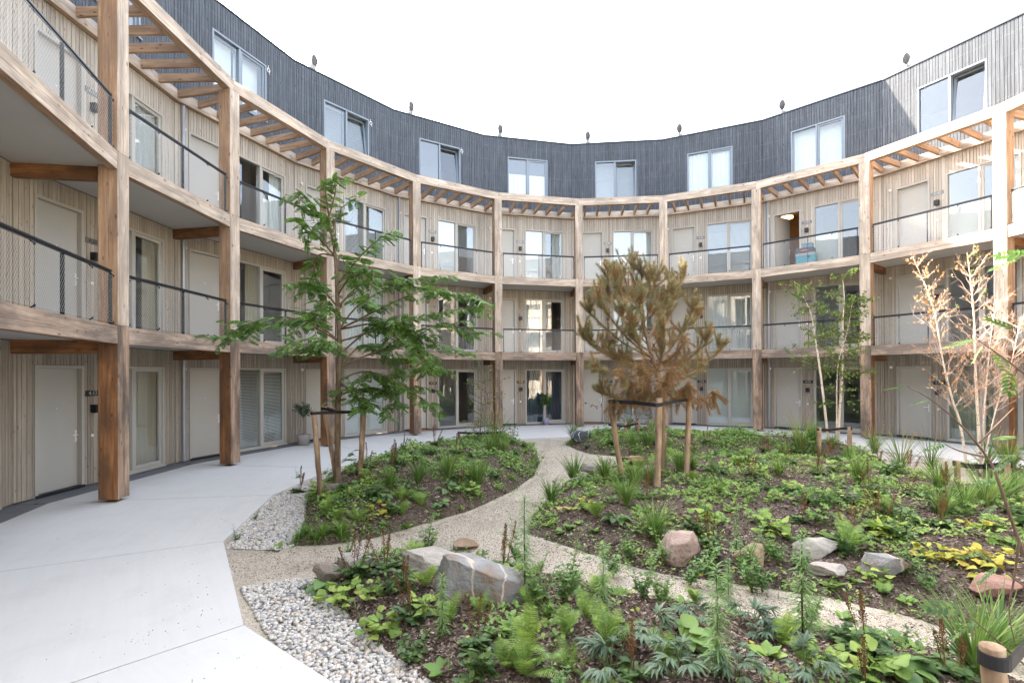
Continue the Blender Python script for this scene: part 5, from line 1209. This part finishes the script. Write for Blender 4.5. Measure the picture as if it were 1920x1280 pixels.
stake((A(1793,920,9.6)[0],9.6,-.05),A(1793,868,9.6),.05,.05,'short stake at the foot of the bare birch',78); stake((A(1888,920,9.6)[0],9.6,-.05),A(1888,872,9.6),.05,.05,'short stake right of the bare birch',79)
tie([A(1785,872,9.54),A(1815,878,9.8),A(1840,879,10.1),A(1865,877,9.9),A(1896,876,9.54)],'black strap at the foot of the bare birch',.05)
stake((A(862,840,13.2)[0],13.2,-.05),A(860,806,13.2),.04,.04,'broken slanting stake left of the sparse shrub',80); stake((A(935,840,13.2)[0],13.2,-.05),A(938,806,13.2),.04,.04,'stake right of the sparse shrub',81)
tie([A(858,806,13.15),A(900,808,13.5),A(940,806,13.15)],'black strap joining the sparse shrub stakes',.03)
for x in (1172,1196): stake((A(x,835,14.3)[0],14.3,-.05),A(x,790,14.3),.045,.045,('left' if x<1180 else 'right')+' dark stake of the red-leaved shrub',x)
tie([A(1140,794,14.25),A(1172,797,14.25),A(1196,792,14.25)],'black strap joining the red-leaved shrub stakes',.03)
n0,n0t=A(1878,1600,2.35),A(1858,1216,2.3); stake(n0,n0t,.050,.050,'close round stake with black band at the lower right corner',90)
nc=A(1860,1238,2.3); rt_=(2.97,2.74,nc[2]); tie(loop(nc,.054,.3,5.6,14)+[tuple((nc[k]*.6+rt_[k]*.4)+(0 if k<2 else -.05) for k in range(3)),rt_],'wide black band on the close stake at lower right',.030)
# ================================================================== POTS, BALCONY THINGS
plain('pot_grey',(.27,.25,.24),.8,var=.12); plain('pot_lilac',(.24,.24,.33),.6,var=.1); plain('teal',(.05,.22,.27),.5); plain('lid_grey',(.25,.26,.27),.5); plain('case_dark',(.05,.055,.065),.6); plain('case_blue',(.08,.20,.30),.5); plain('orange_red',(.55,.12,.06),.5); plain('mat_brown',(.30,.15,.075),.95,var=.3); plain('soil',(.05,.035,.025),.95)
def pot_plant(name,loc,rt,rb,h,mat,stemh,crown_r,leaf,label,seed,nleaf=420,ll=.05,z=0.):
    t=empty(name,(loc[0],loc[1],z)); tag(t,label,'potted plant'); mb=MB(); mb.tube([(0,0,0),(0,0,.01),(0,0,h*.6),(0,0,h),(0,0,h+.001),(0,0,h-.04)],[rb*.9,rb,rb+(rt-rb)*.75,rt,rt*.9,rt*.88],24); obj('pot',mb.mesh('pot',M[mat],True),t)
    mb=MB(); mb.tube([(0,0,h-.05),(0,0,h-.03)],rt*.875,20); obj('soil',mb.mesh('soil',M['soil']),t)
    r=np.random.default_rng(seed); b=PB(); top=h+stemh; b.tube([(0,0,h-.05),(.01,0,h+stemh*.5),(0,0,top)],[.016,.013,.010],'bark_grey',6); C=np.array([0,0,top+crown_r*.7])
    for q in range(26):
        d=norm(r.normal(0,1,3)); e=C+d*crown_r*r.uniform(.5,1.1); pa=smooth_path([(0,0,top-.02),(C+e)/2,e],8); b.tube(pa,np.linspace(.006,.002,8),'bark_grey',3); m=nleaf//26; p=pa[r.integers(3,8,m)]+r.normal(0,.02,(m,3)); b.inst(T_NARROW if leaf=='lf_olive' else T_OVAL,frames(r.normal(0,1,(m,3))+d*.6,roll=r.uniform(0,6,m))*ll*np.array([1.6,1,1]),p,leaf)
    for nm,ms in (('stem',['bark_grey']),('crown',[leaf])): obj(nm,b.part(nm,ms),t)
pot_plant('potted_olive',(-6.42,15.05),.20,.155,.32,'pot_grey',.50,.26,'lf_olive','small olive tree in a round grey pot beside the walkway doors',61,700,.075)
pot_plant('potted_topiary',(1.21,20.75),.15,.12,.26,'pot_lilac',.62,.20,'lf_dark','small round-headed topiary in a lilac pot before the navy curtains',62,560,.085)
def bayloc(i,x,y,z): 
    a=brot(i); return (CX+x*math.cos(a)-y*math.sin(a),CY+x*math.sin(a)+y*math.cos(a),z)
def bay_box(name,i,x,y,z,dims,mat,label,cat,group=None,extra=None):
    t=empty(name,bayloc(i,x,y,z)); t.rotation_euler=(0,0,brot(i)); tag(t,label,cat,group); mb=MB(); a,d,h=dims[0]/2,dims[1]/2,dims[2]; mb.box(-a,a,-d,d,0,h); obj('body',mb.mesh('body',M[mat]),t); return t
zf=Z[2]-.018
t=bay_box('storage_box',7,-.30,AW-.42,zf,(.60,.42,.46),'teal','teal storage chest with a grey lid on the top gallery','storage box')
mb=MB(); mb.box(-.315,.315,-.225,.225,.462,.54); obj('lid',mb.mesh('lid',M['lid_grey']),t); mb=MB(); mb.box(.06,.14,-.22,-.21,.36,.44); obj('latch',mb.mesh('latch',M['black_steel']),t)
t=bay_box('tool_case',7,-.33,AW-.42,zf+.541,(.56,.36,.20),'case_dark','dark grey tool case lying on the teal storage chest','tool case')
mb=MB(); mb.box(-.12,.12,-.20,-.181,.09,.12); obj('handle',mb.mesh('handle',M['orange_red']),t)
t=bay_box('blue_crate',7,-.26,AW-.42,zf+.742,(.32,.26,.13),'case_blue','small blue crate on top of the dark tool case','crate')
mb=MB(); mb.box(-.165,.165,-.135,.135,.131,.15); obj('rim',mb.mesh('rim',M['case_dark']),t)
mb=MB(); mb.tube([(-.65,0,.02),(.65,.05,.02)],.016,8); mb.tube([(.65,.05,.02),(.78,.055,.02)],.02,8); o=obj('red_pole',mb.mesh('red_pole',M['orange_red']),rot=brot(7),loc=bayloc(7,.35,AP+.42,zf+.0)); tag(o,'thin red pole lying along the top gallery edge','pole')
for i,lab in ((3,'brown doormat in front of the ground-floor door behind the locust tree'),(5,'brown doormat in front of the ground-floor door left of the pine')):
    mb=MB(); mb.box(-.38,.38,-.2,.2,0,.022); mb.box(-.34,.34,-.16,.16,.0221,.026); o=obj('doormat',mb.mesh('doormat',M['mat_brown']),rot=brot(i),loc=bayloc(i,-1.06,AW-.26,.001)); tag(o,lab,'doormat','doormats')

# ================================================================== BEYOND THE GATEWAY BEHIND THE CAMERA (seen in the window glass)
ga=PH+ST*14; gd=np.array([math.sin(ga),math.cos(ga)]); gs=np.array([math.cos(ga),-math.sin(ga)]); gc=np.array([CX,CY])+gd*19
wood('fence_wood',(.30,.16,.07),(.50,.30,.15),'z',var=.2)
fn=empty('timber_fence',(float(gc[0]),float(gc[1]),-.14)); tag(fn,'orange-brown plank fence reflected in the ground-floor window glass','fence')
mb=MB(); mb.box(-.07,.07,0,.022,.05,1.75); plank=mb.mesh('plank',M['fence_wood'])
for k in range(64):
    o=obj('plank',plank,fn,loc=(( k-31.5)*.152,0,0))
mb=MB(); mb.box(-4.9,4.9,.024,.08,.4,.5); mb.box(-4.9,4.9,.024,.08,1.35,1.45); obj('fence_rail',mb.mesh('fence_rail',M['fence_wood']),fn)
fn.rotation_euler=(0,0,-ga)
r=np.random.default_rng(91)
for k,(u,d,hh) in enumerate(((-6,23,6.5),(-1.5,24.5,7.5),(3,22.5,6),(7.5,25,8),(-10.5,26,8.5),(11.5,23,7))):
    p=np.array([CX,CY])+gd*d+gs*u; b=PB(); tr=smooth_path([(p[0],p[1],-.14),(p[0]+.1,p[1],hh*.5),(p[0],p[1]+.1,hh*.95)],12); b.tube(tr,np.linspace(.16,.03,12),'bark_brown',8); C=np.array([p[0],p[1],hh*.62])
    for q in range(30):
        e=C+norm(r.normal(0,1,3))*np.array([hh*.27,hh*.27,hh*.36])*r.uniform(.5,1.05); pa=smooth_path([tr[r.integers(4,11)],(C+e)/2+r.normal(0,.2,3),e],8); b.tube(pa,np.linspace(.035,.008,8),'bark_brown',4); m=90; pp=pa[r.integers(3,8,m)]+r.normal(0,.32,(m,3)); b.inst(T_OVAL,frames(r.normal(0,1,(m,3)),roll=r.uniform(0,6,m))*.17,pp,'lf_birch')
    tree_obj('street_tree',b,['bark_brown'],['lf_birch'],f'{["first","second","third","fourth","fifth","sixth"][k]} sunlit tree beyond the plank fence, seen only mirrored in windows','tree')
